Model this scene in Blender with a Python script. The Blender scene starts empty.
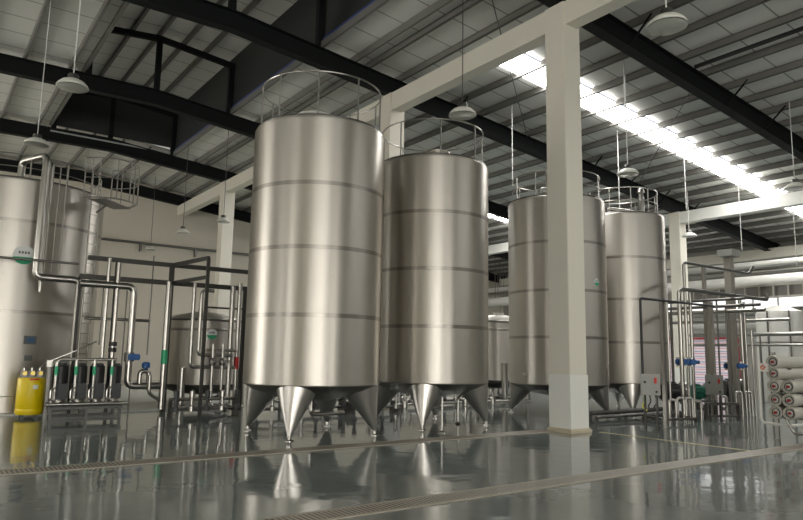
import bpy, bmesh, math, random
from mathutils import Vector, Matrix
random.seed(7)
SC = bpy.context.scene
COL = SC.collection
PI = math.pi

# ------------------------------------------------------------------ camera
F, PITCH, ROLL, YAW = 662.46, 0.142728, 0.017825, 0.941343
EYE = Vector((0, 0, 1.55))
fwd = Vector((math.cos(YAW)*math.cos(PITCH), math.sin(YAW)*math.cos(PITCH), math.sin(PITCH)))
r0 = Vector((math.sin(YAW), -math.cos(YAW), 0)); u0 = r0.cross(fwd)
rgt = math.cos(ROLL)*r0 + math.sin(ROLL)*u0
upv = -math.sin(ROLL)*r0 + math.cos(ROLL)*u0
cd = bpy.data.cameras.new('camera'); cam = bpy.data.objects.new('camera', cd); COL.objects.link(cam)
M = Matrix((rgt, upv, -fwd)).transposed().to_4x4(); M.translation = EYE
cam.matrix_world = M
cd.sensor_width = 36; cd.sensor_fit = 'HORIZONTAL'; cd.lens = F/803*36
cd.clip_start = .1; cd.clip_end = 300
SC.camera = cam

def ray(x, y): return fwd + rgt*((x-401.5)/F) - upv*((y-260)/F)
def atz(x, y, z=0): d = ray(x, y); return EYE + d*((z-EYE.z)/d.z)
def atx(x, y, X): d = ray(x, y); return EYE + d*(X/d.x)
def aty(x, y, Y): d = ray(x, y); return EYE + d*(Y/d.y)
def over(x, y, q):                                    # the point above floor point q that lies at this height in the view
    d = ray(x, y); t = math.hypot(q[0], q[1])/math.hypot(d.x, d.y)
    return Vector((q[0], q[1], EYE.z + d.z*t))

# ------------------------------------------------------------------ materials
def newmat(name):
    m = bpy.data.materials.new(name); m.use_nodes = True
    nt = m.node_tree; b = nt.nodes['Principled BSDF']
    return m, nt, b
def mat(name, col, rough=.5, metal=0.0, noise=.06, scale=6, stretch=(1, 1, 1), bump=0.0, spec=.5, emit=0.0, rn=.0):
    m, nt, b = newmat(name)
    tc = nt.nodes.new('ShaderNodeTexCoord'); mp = nt.nodes.new('ShaderNodeMapping')
    mp.inputs['Scale'].default_value = stretch
    nz = nt.nodes.new('ShaderNodeTexNoise'); nz.inputs['Scale'].default_value = scale; nz.inputs['Detail'].default_value = 4
    nt.links.new(tc.outputs['Object'], mp.inputs['Vector']); nt.links.new(mp.outputs['Vector'], nz.inputs['Vector'])
    mx = nt.nodes.new('ShaderNodeMix'); mx.data_type = 'RGBA'
    c = Vector(col)
    mx.inputs['A'].default_value = (*(c*(1-noise)), 1); mx.inputs['B'].default_value = (*(Vector([min(1, v) for v in c*(1+noise)])), 1)
    nt.links.new(nz.outputs['Fac'], mx.inputs['Factor']); nt.links.new(mx.outputs['Result'], b.inputs['Base Color'])
    b.inputs['Roughness'].default_value = rough; b.inputs['Metallic'].default_value = metal
    b.inputs['Specular IOR Level'].default_value = spec
    if rn:
        mr = nt.nodes.new('ShaderNodeMapRange'); mr.inputs['To Min'].default_value = rough-rn; mr.inputs['To Max'].default_value = rough+rn
        nt.links.new(nz.outputs['Fac'], mr.inputs['Value']); nt.links.new(mr.outputs['Result'], b.inputs['Roughness'])
    if bump:
        bp = nt.nodes.new('ShaderNodeBump'); bp.inputs['Strength'].default_value = bump; bp.inputs['Distance'].default_value = .01
        nt.links.new(nz.outputs['Fac'], bp.inputs['Height']); nt.links.new(bp.outputs['Normal'], b.inputs['Normal'])
    if emit:
        b.inputs['Emission Color'].default_value = (*col, 1); b.inputs['Emission Strength'].default_value = emit
    return m
ANI, AROT = .78, 0.25
STEEL = mat('brushed_stainless', (.575, .545, .50), .43, 1.0, .05, 3, (14, 14, .25), 0, rn=.05)
def brushed(m, an, rot=0.0):
    nt = m.node_tree; b = nt.nodes['Principled BSDF']; tg = nt.nodes.new('ShaderNodeTangent'); tg.direction_type = 'RADIAL'; tg.axis = 'Z'
    b.inputs['Anisotropic'].default_value = an; b.inputs['Anisotropic Rotation'].default_value = rot
    nt.links.new(tg.outputs[0], b.inputs['Tangent'])
brushed(STEEL, ANI, AROT)
STEELB = mat('polished_band', (.33, .31, .28), .34, 1.0, .10, 2, (3, 3, 3))
brushed(STEELB, .7, .25)
LEGM = mat('leg_stainless', (.56, .54, .51), .34, 1.0, .05, 3, (6, 6, .5))
DISH = mat('dish_stainless_shaded', (.24, .23, .215), .4, 1.0, .05, 3)  # shade under the tanks put into a darker steel
PIPE = mat('pipe_stainless', (.38, .37, .345), .28, 1.0, .06, 4)
POSTM = mat('post_steel', (.42, .40, .36), .42, .8, .06, 4)
PIPED = mat('dull_steel', (.19, .185, .175), .40, 1.0, .1, 5)
FRAMED = mat('frame_dark_steel', (.13, .13, .125), .5, .6, .1, 5)
RACKM = mat('rack_steel', (.055, .053, .048), .5, .4, .1, 5)
WALL = mat('painted_wall', (.66, .615, .52), .75, 0, .025, .6)
CLAD = mat('grey_cladding', (.36, .35, .32), .6, 0, .05, 1)
BWHITE = mat('bridge_white', (.80, .79, .75), .35, 0, .03, 2)
CREAM = mat('column_cream', (.74, .71, .62), .6, 0, .02, 1.5)
WHITE = mat('column_white', (.80, .80, .76), .5, 0, .02, 1.5)
BEIGE = mat('plinth_beige', (.52, .46, .34), .6, 0, .08, 5)
SLAB = mat('plinth_floor', (.50, .51, .48), .35, 0, .06, 2)
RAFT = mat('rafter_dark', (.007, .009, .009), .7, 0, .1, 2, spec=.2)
PURL = mat('purlin_grey', (.19, .185, .17), .55, .2, .1, 2)
BLACK = mat('black_paint', (.012, .012, .013), .45)
DGREY = mat('motor_grey', (.06, .065, .068), .5)
YELLOW = mat('yellow_plastic', (.80, .60, .0), .4, 0, .04, 2)
RED = mat('red_plastic', (.6, .02, .02), .4)
REDD = mat('dark_red_plastic', (.30, .02, .025), .4)
GREEN = mat('green_tape', (.04, .42, .20), .5)
MOTORG = mat('green_motor', (.01, .16, .10), .45)
BLUE = mat('blue_actuator', (.015, .10, .32), .4)
BOXG = mat('control_box_grey', (.33, .33, .31), .5, .1)
LAMP = mat('lamp_white', (.72, .72, .66), .45, 0, .03)
LAMPC = mat('cap_grey', (.50, .50, .46), .4)
LAMPG = mat('lamp_glass', (.55, .56, .50), .15)
CORDW = mat('cord_white', (.75, .75, .72), .5)
CORDD = mat('cord_dark', (.08, .08, .08), .5)
VESSEL = mat('vessel_cream', (.47, .455, .40), .4, 0, .04)
CABLE = mat('cable_yellow', (.62, .6, .05), .5)
LOGOW = mat('label_white', (.78, .80, .78), .5)
LOGOG = mat('label_green', (.03, .42, .20), .5)
SCREEN = mat('gauge_screen', (.03, .10, .20), .35)
PLATE = mat('gauge_plate', (.13, .135, .135), .5, .2)
FASCIA = mat('monitor_dark', (.022, .024, .023), .7, 0, .15, 3)  # near-black: the unlit space inside the monitor put into the colour
BLUEP = mat('flashing_blue', (.03, .06, .22), .5)
FLASH = mat('flashing_pale', (.45, .47, .46), .5)
WPIPE = mat('white_lagging', (.62, .61, .57), .35, 0, .04, 2)
SIGN = mat('sign_white', (.75, .72, .68), .5)
DRAINE = mat('drain_edge', (.36, .33, .27), .55, 0, .1, 5)
YLINE = mat('yellow_line', (.42, .36, .17), .45, 0, .2, 8)

def floor_mat():
    m, nt, b = newmat('epoxy_floor')
    g = nt.nodes.new('ShaderNodeNewGeometry')
    n1 = nt.nodes.new('ShaderNodeTexNoise'); n1.inputs['Scale'].default_value = .55; n1.inputs['Detail'].default_value = 5
    nt.links.new(g.outputs['Position'], n1.inputs['Vector'])
    cr = nt.nodes.new('ShaderNodeValToRGB')
    cr.color_ramp.elements[0].position = .3; cr.color_ramp.elements[0].color = (.16, .185, .18, 1)
    cr.color_ramp.elements[1].position = .72; cr.color_ramp.elements[1].color = (.24, .268, .26, 1)
    nt.links.new(n1.outputs['Fac'], cr.inputs['Fac']); nt.links.new(cr.outputs['Color'], b.inputs['Base Color'])
    b.inputs['Roughness'].default_value = .07; b.inputs['IOR'].default_value = 1.75
    mr = nt.nodes.new('ShaderNodeMapRange'); mr.inputs['To Min'].default_value = .03; mr.inputs['To Max'].default_value = .12
    n3 = nt.nodes.new('ShaderNodeTexNoise'); n3.inputs['Scale'].default_value = 1.7; n3.inputs['Detail'].default_value = 3
    nt.links.new(g.outputs['Position'], n3.inputs['Vector'])
    nt.links.new(n3.outputs['Fac'], mr.inputs['Value']); nt.links.new(mr.outputs['Result'], b.inputs['Roughness'])
    n2 = nt.nodes.new('ShaderNodeTexNoise'); n2.inputs['Scale'].default_value = 2.6; n2.inputs['Detail'].default_value = 1.5
    nt.links.new(g.outputs['Position'], n2.inputs['Vector'])
    bp = nt.nodes.new('ShaderNodeBump'); bp.inputs['Strength'].default_value = .35; bp.inputs['Distance'].default_value = .012
    nt.links.new(n2.outputs['Fac'], bp.inputs['Height']); nt.links.new(bp.outputs['Normal'], b.inputs['Normal'])
    return m
FLOOR = floor_mat()

def stripes(name, axis, freq, lo, hi, rough=.5, metal=0.0, bump=.0, width=.5, smooth=.05):
    """two colours alternating along one world axis (corrugation, slats, grating slots)"""
    m, nt, b = newmat(name)
    g = nt.nodes.new('ShaderNodeNewGeometry'); sp = nt.nodes.new('ShaderNodeSeparateXYZ')
    nt.links.new(g.outputs['Position'], sp.inputs[0])
    mu = nt.nodes.new('ShaderNodeMath'); mu.operation = 'MULTIPLY'; mu.inputs[1].default_value = freq
    fr = nt.nodes.new('ShaderNodeMath'); fr.operation = 'FRACT'
    nt.links.new(sp.outputs[axis], mu.inputs[0]); nt.links.new(mu.outputs[0], fr.inputs[0])
    cr = nt.nodes.new('ShaderNodeValToRGB')
    e = cr.color_ramp.elements; e[0].position = width-smooth; e[0].color = (*lo, 1); e[1].position = width+smooth; e[1].color = (*hi, 1)
    nt.links.new(fr.outputs[0], cr.inputs['Fac']); nt.links.new(cr.outputs['Color'], b.inputs['Base Color'])
    b.inputs['Roughness'].default_value = rough; b.inputs['Metallic'].default_value = metal
    if bump:
        bp = nt.nodes.new('ShaderNodeBump'); bp.inputs['Strength'].default_value = bump; bp.inputs['Distance'].default_value = .03
        nt.links.new(cr.outputs['Color'], bp.inputs['Height']); nt.links.new(bp.outputs['Normal'], b.inputs['Normal'])
    return m
DECK = stripes('roof_sheet', 1, 1/1.15, (.24, .24, .22), (.72, .72, .68), .55, 0, .0, .035, .012)
GRATE = stripes('drain_grating', 0, 1/.055, (.06, .055, .05), (.40, .36, .30), .45, .2, .3, .38, .08)

def shutter_mat():
    m, nt, b = newmat('striped_blind')
    g = nt.nodes.new('ShaderNodeNewGeometry'); sp = nt.nodes.new('ShaderNodeSeparateXYZ')
    nt.links.new(g.outputs['Position'], sp.inputs[0])
    mu = nt.nodes.new('ShaderNodeMath'); mu.operation = 'MULTIPLY'; mu.inputs[1].default_value = 1/.30
    fr = nt.nodes.new('ShaderNodeMath'); fr.operation = 'FRACT'
    nt.links.new(sp.outputs[2], mu.inputs[0]); nt.links.new(mu.outputs[0], fr.inputs[0])
    cr = nt.nodes.new('ShaderNodeValToRGB'); cr.color_ramp.interpolation = 'CONSTANT'
    e = cr.color_ramp.elements
    e[0].position = 0; e[0].color = (.62, .54, .55, 1); e[1].position = .45; e[1].color = (.50, .20, .26, 1)
    x = e.new(.58); x.color = (.62, .55, .57, 1); x = e.new(.82); x.color = (.26, .28, .42, 1)
    nt.links.new(fr.outputs[0], cr.inputs['Fac']); nt.links.new(cr.outputs['Color'], b.inputs['Base Color'])
    nt.links.new(cr.outputs['Color'], b.inputs['Emission Color']); b.inputs['Emission Strength'].default_value = .35  # slats glow faintly: brightness behind them put into the material
    return m
BLIND = shutter_mat()
def glow(name, col, s):
    m = bpy.data.materials.new(name); m.use_nodes = True; nt = m.node_tree
    for n in list(nt.nodes): nt.nodes.remove(n)
    o = nt.nodes.new('ShaderNodeOutputMaterial'); e = nt.nodes.new('ShaderNodeEmission')
    e.inputs['Color'].default_value = (*col, 1); e.inputs['Strength'].default_value = s
    nt.links.new(e.outputs[0], o.inputs['Surface']); return m
SKYL = glow('skylight_sheet', (1, .98, .94), 15)
DAY = glow('daylit_pane', (1, .99, .96), 1.1)
DAYBIG = glow('added_daylight', (1, .965, .90), 7.0)  # glow of the unseen windows added behind the camera

# ------------------------------------------------------------------ geometry helpers
def smooth_path(pts, r=.12, n=5):
    """round the corners of a polyline"""
    pts = [Vector(p) for p in pts]; out = [pts[0]]
    for i in range(1, len(pts)-1):
        a, b, c = pts[i-1], pts[i], pts[i+1]
        d1, d2 = (a-b), (c-b); k = min(r, d1.length*.45, d2.length*.45)
        p, q = b+d1.normalized()*k, b+d2.normalized()*k
        for j in range(n+1):
            t = j/n; out.append(p*(1-t)**2 + b*2*t*(1-t) + q*t*t)
    out.append(pts[-1]); return out
class MB:
    def __init__(s): s.bm = bmesh.new()
    def box(s, a, b):
        a, b = Vector(a), Vector(b)
        v = [s.bm.verts.new((x, y, z)) for x in (a.x, b.x) for y in (a.y, b.y) for z in (a.z, b.z)]
        for f in ((0, 1, 3, 2), (4, 6, 7, 5), (0, 4, 5, 1), (2, 3, 7, 6), (0, 2, 6, 4), (1, 5, 7, 3)): s.bm.faces.new([v[i] for i in f])
        return s
    def cbox(s, c, size): c, h = Vector(c), Vector(size)/2; return s.box(c-h, c+h)
    def bar(s, a, b, w, h, up=(0, 0, 1)):
        a, b = Vector(a), Vector(b); d = (b-a).normalized(); up = Vector(up)
        if abs(d.dot(up)) > .98: up = Vector((1, 0, 0))
        x = d.cross(up).normalized(); y = x.cross(d)
        v = [s.bm.verts.new(p + x*sx*w/2 + y*sy*h/2) for p in (a, b) for sx, sy in ((-1, -1), (1, -1), (1, 1), (-1, 1))]
        for f in ((3, 2, 1, 0), (4, 5, 6, 7), (0, 1, 5, 4), (1, 2, 6, 5), (2, 3, 7, 6), (3, 0, 4, 7)): s.bm.faces.new([v[i] for i in f])
        return s
    def tube(s, pts, r, n=10, closed=False, r2=None):
        pts = [Vector(p) for p in pts]; m = len(pts); rings = []; prev = None
        for i, p in enumerate(pts):
            if closed: d = pts[(i+1) % m]-pts[i-1]
            else: d = pts[min(i+1, m-1)]-pts[max(i-1, 0)]
            d.normalize()
            x = prev if prev is not None else (Vector((0, 0, 1)) if abs(d.z) < .9 else Vector((1, 0, 0)))
            x = (x - d*x.dot(d)); x.normalize(); y = d.cross(x); prev = x
            rr = r if r2 is None else r + (r2-r)*i/(m-1)
            rings.append([s.bm.verts.new(p + (x*math.cos(2*PI*k/n) + y*math.sin(2*PI*k/n))*rr) for k in range(n)])
        for i in range(m if closed else m-1):
            A, B = rings[i], rings[(i+1) % m]
            for k in range(n): s.bm.faces.new((A[k], A[(k+1) % n], B[(k+1) % n], B[k]))
        if not closed:
            s.bm.faces.new(rings[0][::-1]); s.bm.faces.new(rings[-1])
        return s
    def ring(s, c, R, r, a0=0, a1=2*PI, n=48, k=8):
        full = abs(a1-a0-2*PI) < 1e-6
        pts = [Vector(c)+Vector((R*math.cos(a0+(a1-a0)*i/n), R*math.sin(a0+(a1-a0)*i/n), 0)) for i in range(n if full else n+1)]
        return s.tube(pts, r, k, full)
    def lathe(s, c, prof, n=64, a0=0.0, axis=None):
        """prof: (radius, height); axis: optional direction of 'up'"""
        c = Vector(c); rings = []
        q = Matrix.Identity(3) if axis is None else Vector((0, 0, 1)).rotation_difference(Vector(axis)).to_matrix()
        for R, z in prof:
            if R < 1e-5: rings.append([s.bm.verts.new(c + q @ Vector((0, 0, z)))])
            else: rings.append([s.bm.verts.new(c + q @ Vector((R*math.cos(a0+2*PI*i/n), R*math.sin(a0+2*PI*i/n), z))) for i in range(n)])
        for A, B in zip(rings, rings[1:]):
            if len(A) == 1 and len(B) == 1: continue
            for i in range(n):
                j = (i+1) % n
                if len(A) == 1: s.bm.faces.new((A[0], B[j], B[i]))
                elif len(B) == 1: s.bm.faces.new((A[i], A[j], B[0]))
                else: s.bm.faces.new((A[i], A[j], B[j], B[i]))
        return s
    def quad(s, *p):
        s.bm.faces.new([s.bm.verts.new(v) for v in p]); return s
    def build(s, name, m, parent=None, smooth=False, bevel=0):
        bm = s.bm
        org = parent.matrix_world.translation if parent is not None else Vector((0, 0, 0))
        if parent is not None:
            org = ORG[parent.name]
        bmesh.ops.recalc_face_normals(bm, faces=bm.faces)
        if bevel: bmesh.ops.bevel(bm, geom=bm.edges[:], offset=bevel, segments=2, affect='EDGES', clamp_overlap=True)
        me = bpy.data.meshes.new(name)
        if parent is None:
            lo = Vector((min(v.co.x for v in bm.verts), min(v.co.y for v in bm.verts), min(v.co.z for v in bm.verts)))
            hi = Vector((max(v.co.x for v in bm.verts), max(v.co.y for v in bm.verts), max(v.co.z for v in bm.verts)))
            org = Vector(((lo.x+hi.x)/2, (lo.y+hi.y)/2, lo.z))
        bmesh.ops.translate(bm, verts=bm.verts, vec=-org)
        bm.to_mesh(me); bm.free()
        if smooth:
            for p in me.polygons: p.use_smooth = True
            me.set_sharp_from_angle(angle=math.radians(38))
        me.materials.append(m)
        o = bpy.data.objects.new(name, me); COL.objects.link(o)
        ORG[o.name] = org.copy()
        if parent is not None: o.parent = parent
        else: o.location = org
        return o
ORG = {}
def tag(o, label, cat, group=None):
    o['label'] = label; o['category'] = cat
    if group: o['group'] = group
    return o
def thing(name, label, cat, loc, group=None):
    o = bpy.data.objects.new(name, None); COL.objects.link(o); o.location = loc; o.empty_display_size = .2
    ORG[o.name] = Vector(loc); return tag(o, label, cat, group)
def struct(name, mb, m, smooth=False):
    o = mb.build(name, m, None, smooth); o['kind'] = 'structure'; return o
def under(name, mb, m, parent, smooth=False, label=None, bevel=0):
    o = mb.build(name, m, parent, smooth, bevel)
    if label: o['label'] = label
    return o

# ------------------------------------------------------------------ the building
BAY = [9.6 - 6.88*2, 9.6 - 6.88, 9.6, 16.4, 23.35, 30.2, 36.8]
RIDGE = 6.1
def zbot(X): return 9.66 - .0964*(max(X, RIDGE)-11.24) + (.0 if X >= RIDGE else -.012*(RIDGE-X))
DEPTH = .55
def ztop(X): return zbot(X)+DEPTH
def zdeck(X): return ztop(X)+.22
XL, XR, YF, YB = -16.0, 36.9, -15.0, 37.1

struct('floor', MB().box((XL, YF, -.2), (XR, YB, 0)), FLOOR)
# raised slab along the back; wall reflection put into its pale colour
def zfl(x, y): return atz(x, y, 0)
struct('trim_1', MB().box((XL, 18.0, 0), (7.4, YB-.3, .045)), SLAB)
struct('wall_back', MB().box((XL, YB, -.2), (XR, YB+.3, 13.2)), WALL)
# right-hand end wall with a door opening built as one wall, shutter in front
def wall_with_holes(y0, y1, z0, z1, X, holes):
    mb = MB(); ys = sorted({y0, y1, *[h[0] for h in holes], *[h[1] for h in holes]}); zs = sorted({z0, z1, *[h[2] for h in holes], *[h[3] for h in holes]})
    for a, b in zip(ys, ys[1:]):
        for c, d in zip(zs, zs[1:]):
            if any(h[0] <= (a+b)/2 <= h[1] and h[2] <= (c+d)/2 <= h[3] for h in holes): continue
            mb.box((X, a, c), (X+.3, b, d))
    return mb
holes = [(18.9, 23.4, 0, 2.75), (14.0, 24.5, 4.4, 5.9), (11.6, 17.9, 1.2, 2.9), (26, 34, 4.0, 5.9)]
struct('wall_right', wall_with_holes(YF, YB, -.2, 7.95, XR, holes), CLAD)
dr = struct('door_1', MB().box((XR+.12, 18.9, 0), (XR+.18, 23.4, 2.75)), BLIND)
under('door_frame', MB().box((XR-.06, 18.8, 2.75), (XR, 23.5, 2.87)).box((XR-.06, 18.78, 0), (XR, 18.9, 2.75)).box((XR-.06, 23.4, 0), (XR, 23.52, 2.75)), mat('frame_red', (.45, .05, .07), .5), dr, label='dull red door frame')
for i, h in enumerate(holes[1:]):
    w = struct('window_%d' % (i+1), MB().box((XR+.14, h[0], h[2]), (XR+.17, h[1], h[3])), DAY)
    fr = MB(); n = max(2, int((h[1]-h[0])/1.3))
    for k in range(n+1):
        y = h[0]+(h[1]-h[0])*k/n; fr.cbox((XR+.09, y, (h[2]+h[3])/2), (.06, .07, h[3]-h[2]))
    fr.cbox((XR+.09, (h[0]+h[1])/2, h[2]), (.06, h[1]-h[0], .07)).cbox((XR+.09, (h[0]+h[1])/2, h[3]), (.06, h[1]-h[0], .07)).cbox((XR+.09, (h[0]+h[1])/2, (h[2]+h[3])/2), (.06, h[1]-h[0], .05))
    under('window_frame', fr, FLASH, w)
# left wall and front wall stand behind the camera; their unseen windows are added and sized to light tanks and walls
def wall_x(name, X, holes): return struct(name, wall_with_holes(YF, YB, -.2, 13.2, X, holes), WALL)
LH = [(1.5, 5.0, .8, 6.2), (9.6, 11.4, .8, 6.2), (15.0, 15.9, .8, 6.2), (22.5, 33, 1.5, 7.0)]  # unseen windows; the last added to brighten rear wall and left roof
wall_x('wall_left', XL-.3, LH)
for i, h in enumerate(LH):
    w = struct('window_%d' % (i+5), MB().box((XL-.2, h[0], h[2]), (XL-.17, h[1], h[3])), DAYBIG)
    fr = MB(); n = 4
    for k in range(n+1):
        y = h[0]+(h[1]-h[0])*k/n; fr.cbox((XL-.1, y, (h[2]+h[3])/2), (.06, .08, h[3]-h[2]))
    fr.cbox((XL-.1, (h[0]+h[1])/2, (h[2]+h[3])/2), (.06, h[1]-h[0], .08)); under('window_frame', fr, FLASH, w)
FH = [(-14.5, -9.5, 1.0, 5.6), (-8.6, 1.5, .0, 5.8), (5, 9.5, 1.0, 5.2)]  # unseen; placed and widened to brighten the tank fronts
mb = MB(); xs = sorted({XL, XR, *[h[0] for h in FH], *[h[1] for h in FH]}); zs = sorted({-.2, 13.2, *[h[2] for h in FH], *[h[3] for h in FH]})
for a, b in zip(xs, xs[1:]):
    for c, d in zip(zs, zs[1:]):
        if any(h[0] <= (a+b)/2 <= h[1] and h[2] <= (c+d)/2 <= h[3] for h in FH): continue
        mb.box((a, YF-.3, c), (b, YF, d))
struct('wall_front', mb, WALL)
for i, h in enumerate(FH):
    w = struct('window_%d' % (i+9), MB().box((h[0], YF-.2, h[2]), (h[1], YF-.17, h[3])), DAYBIG)
    fr = MB()
    for k in range(4):
        x = h[0]+(h[1]-h[0])*k/3; fr.cbox((x, YF-.1, (h[2]+h[3])/2), (.08, .06, h[3]-h[2]))
    under('window_frame', fr, FLASH, w)

# roof deck with two slots for the skylight strips and one for the monitor
MX0, MX1, MH, MY = 3.75, 8.95, 2.05, 30.2
SKY = [(12.5, 13.45, 12.75, 34.5), (-1.2, -.4, 12.75, 34.5), (24.4, 25.7, 12.75, 34.5)]  # second strip is unseen, added for overhead light
deck = MB()
def dq(x0, x1, y0, y1):
    deck.quad((x0, y0, zdeck(x0)), (x1, y0, zdeck(x1)), (x1, y1, zdeck(x1)), (x0, y1, zdeck(x0)))
    deck.quad((x0, y0, zdeck(x0)+.06), (x1, y0, zdeck(x1)+.06), (x1, y1, zdeck(x1)+.06), (x0, y1, zdeck(x0)+.06))
dq(XL-.3, MX0, YF-.3, YB+.3)
ys = [YF-.3, SKY[1][0], SKY[1][1], SKY[0][0], SKY[0][1], SKY[2][0], SKY[2][1], YB+.3]
for i, (a, b) in enumerate(zip(ys, ys[1:])):
    if i == 1: dq(MX1, SKY[1][2], a, b); dq(SKY[1][3], XR+.3, a, b)
    elif i == 3: dq(MX1, SKY[0][2], a, b); dq(SKY[0][3], XR+.3, a, b)
    elif i == 5: dq(MX1, SKY[2][2], a, b); dq(SKY[2][3], XR+.3, a, b)
    else: dq(MX1, XR+.3, a, b)
dq(MX0, RIDGE, MY, YB+.3); dq(RIDGE, MX1, MY, YB+.3)
struct('ceiling', deck, DECK)
for k, s in enumerate(SKY):
    struct('window_%d' % (12+k), MB().quad((s[2], s[0], zdeck(s[2])-.10), (s[3], s[0], zdeck(s[3])-.10), (s[3], s[1], zdeck(s[3])-.10), (s[2], s[1], zdeck(s[2])-.10)), SKYL)
# raised ridge monitor
def zmon(X): return zdeck(RIDGE)+MH - .06*abs(X-RIDGE)
mm = MB()
for a, b in ((MX0-.35, RIDGE), (RIDGE, MX1+.35)):
    mm.quad((a, YF, zmon(a)), (b, YF, zmon(b)), (b, MY+.2, zmon(b)), (a, MY+.2, zmon(a)))
    mm.quad((a, YF, zmon(a)+.05), (b, YF, zmon(b)+.05), (b, MY+.2, zmon(b)+.05), (a, MY+.2, zmon(a)+.05))
struct('ceiling_monitor', mm, DECK)
for nm, X in (('wall_monitor_left', MX0), ('wall_monitor_right', MX1)):
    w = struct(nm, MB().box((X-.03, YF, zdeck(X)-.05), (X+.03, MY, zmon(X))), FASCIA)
    fl = MB().box((X-.06, YF, zdeck(X)-.10), (X+.06, MY, zdeck(X)-.02))
    if X > RIDGE: under('flashing', fl, FLASH, w, label='pale strip painted as a slit of light')
    else: under('flashing', fl, PURL, w)
    under('gutter_edge', MB().box((X-.08, YF, zdeck(X)), (X-.05, MY, zdeck(X)+.12)), BLUEP, w, label='blue painted edge')
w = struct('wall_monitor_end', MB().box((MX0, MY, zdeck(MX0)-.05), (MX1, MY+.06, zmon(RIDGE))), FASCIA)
under('flashing', MB().box((MX0, MY-.05, zdeck(MX1)-.12), (MX1, MY, zdeck(MX1)-.06)), FLASH, w, label='pale strip painted as a slit of light')  # pale strip stands in for the slit of light under this wall

ORD = ['first', 'second', 'third', 'fourth', 'fifth', 'sixth', 'seventh', 'eighth', 'ninth', 'tenth', 'eleventh', 'twelfth', 'thirteenth', 'fourteenth', 'fifteenth', 'sixteenth', 'seventeenth', 'eighteenth', 'nineteenth', 'twentieth', 'twenty-first', 'twenty-second', 'twenty-third', 'twenty-fourth']
# rafters
rl = {2: 'black steel roof rafter over the big foreground column', 3: 'black steel roof rafter running above the biggest tank to the second column',
      4: 'black steel roof rafter in the left bays behind the biggest tank', 5: 'black steel roof rafter meeting the column by the pipe rack',
      6: 'black steel roof rafter along the top of the rear wall'}
def rafter(Y, label, xend=XR-.05):
    t = thing('roof_rafter', label, 'rafter', (11.24, Y, zbot(11.24)), 'roof rafters')
    web = MB(); lo = MB(); hi = MB()
    xs = [XL, RIDGE, xend]
    for a, b in zip(xs, xs[1:]):
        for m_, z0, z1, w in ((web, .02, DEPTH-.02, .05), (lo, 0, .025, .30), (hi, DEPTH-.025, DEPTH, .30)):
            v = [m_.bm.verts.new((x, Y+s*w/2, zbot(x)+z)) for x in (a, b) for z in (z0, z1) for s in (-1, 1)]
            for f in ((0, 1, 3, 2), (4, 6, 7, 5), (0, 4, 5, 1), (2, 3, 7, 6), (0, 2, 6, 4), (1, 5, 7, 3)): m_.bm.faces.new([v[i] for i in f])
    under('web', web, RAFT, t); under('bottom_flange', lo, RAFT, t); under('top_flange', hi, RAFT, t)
    if Y > 30.5: return t
    # monitor frame
    for X in (MX0+.12, RIDGE, MX1-.15):
        under('monitor_post', MB().box((X-.09, Y-.09, ztop(X)), (X+.09, Y+.09, zmon(X)-.32)), RAFT, t)
    top = MB().bar((MX0, Y, zmon(MX0)-.42), (RIDGE, Y, zmon(RIDGE)-.32), .16, .2).bar((RIDGE, Y, zmon(RIDGE)-.32), (MX1, Y, zmon(MX1)-.42), .16, .2)
    under('monitor_rafter', top, RAFT, t)
    # knee braces from the lower flange to the purlins
    for X in (14.0, 18.7, 21.0, 23.4, 25.8, 28.1):
        if X < xend:
            for s in (-1,):
                under('knee_brace', MB().bar((X, Y-.05, zbot(X)+.04), (X, Y-.75, zdeck(X)-.1), .04, .04), RAFT, t)
    return t
for k, Y in enumerate(BAY):
    if k >= 2: rafter(Y, rl[k])
# purlins
n = 0
px_list = [11.7 + 1.17*k for k in range(-1, 22)]
for k, X in enumerate(px_list):
    if X > XR: break
    z = ztop(X); sl = -.0964
    pb = MB()
    for (a, b, c, d) in ((-.035, .035, .19, .205), (-.035, -.02, 0, .205), (-.035, .035, 0, .015)):
        pb.box((X+a, YF, z+c), (X+b, YB, z+d))
    o = pb.build('roof_purlin', PURL); lab = 'grey steel roof purlin, %s from the concrete beam toward the right wall' % ORD[k]
    tag(o, lab, 'purlin', 'roof purlins right of the column row')
for k, X in enumerate([10.0, 8.85]):
    z = ztop(X); o = MB().box((X-.04, YF, z), (X+.04, YB, z+.205)).build('roof_purlin', PURL)
    tag(o, ['grey steel roof purlin just left of the concrete beam', 'grey steel roof purlin beside the dark ridge opening, on its right'][k], 'purlin', 'roof purlins left of the column row')
for k, X in enumerate([3.3, 2.0, .7, -.6]):
    z = ztop(X); o = MB().box((X-.04, YF, z), (X+.04, YB, z+.205)).build('roof_purlin', PURL)
    tag(o, 'grey steel roof purlin, %s from the ridge opening toward the left edge' % ORD[k], 'purlin', 'roof purlins at the far left')
for k, X in enumerate([4.35, 5.2, 6.1, 7.0, 7.85]):
    z = zmon(X)-.21; o = MB().box((X-.045, YF, z), (X+.045, MY, z+.2)).build('roof_purlin', PURL)
    tag(o, 'dark steel purlin high in the raised ridge opening, %s from its left side' % ORD[k], 'purlin', 'purlins in the raised ridge opening')
for k, X in enumerate([7.85, 6.7, 5.5, 4.4]):
    z = ztop(X); o = MB().box((X-.04, MY+.1, z), (X+.04, YB, z+.205)).build('roof_purlin', PURL)
    tag(o, 'short grey purlin between the dark opening end and the rear wall, %s from the right' % ORD[k], 'purlin', 'short purlins at the rear wall')
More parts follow.
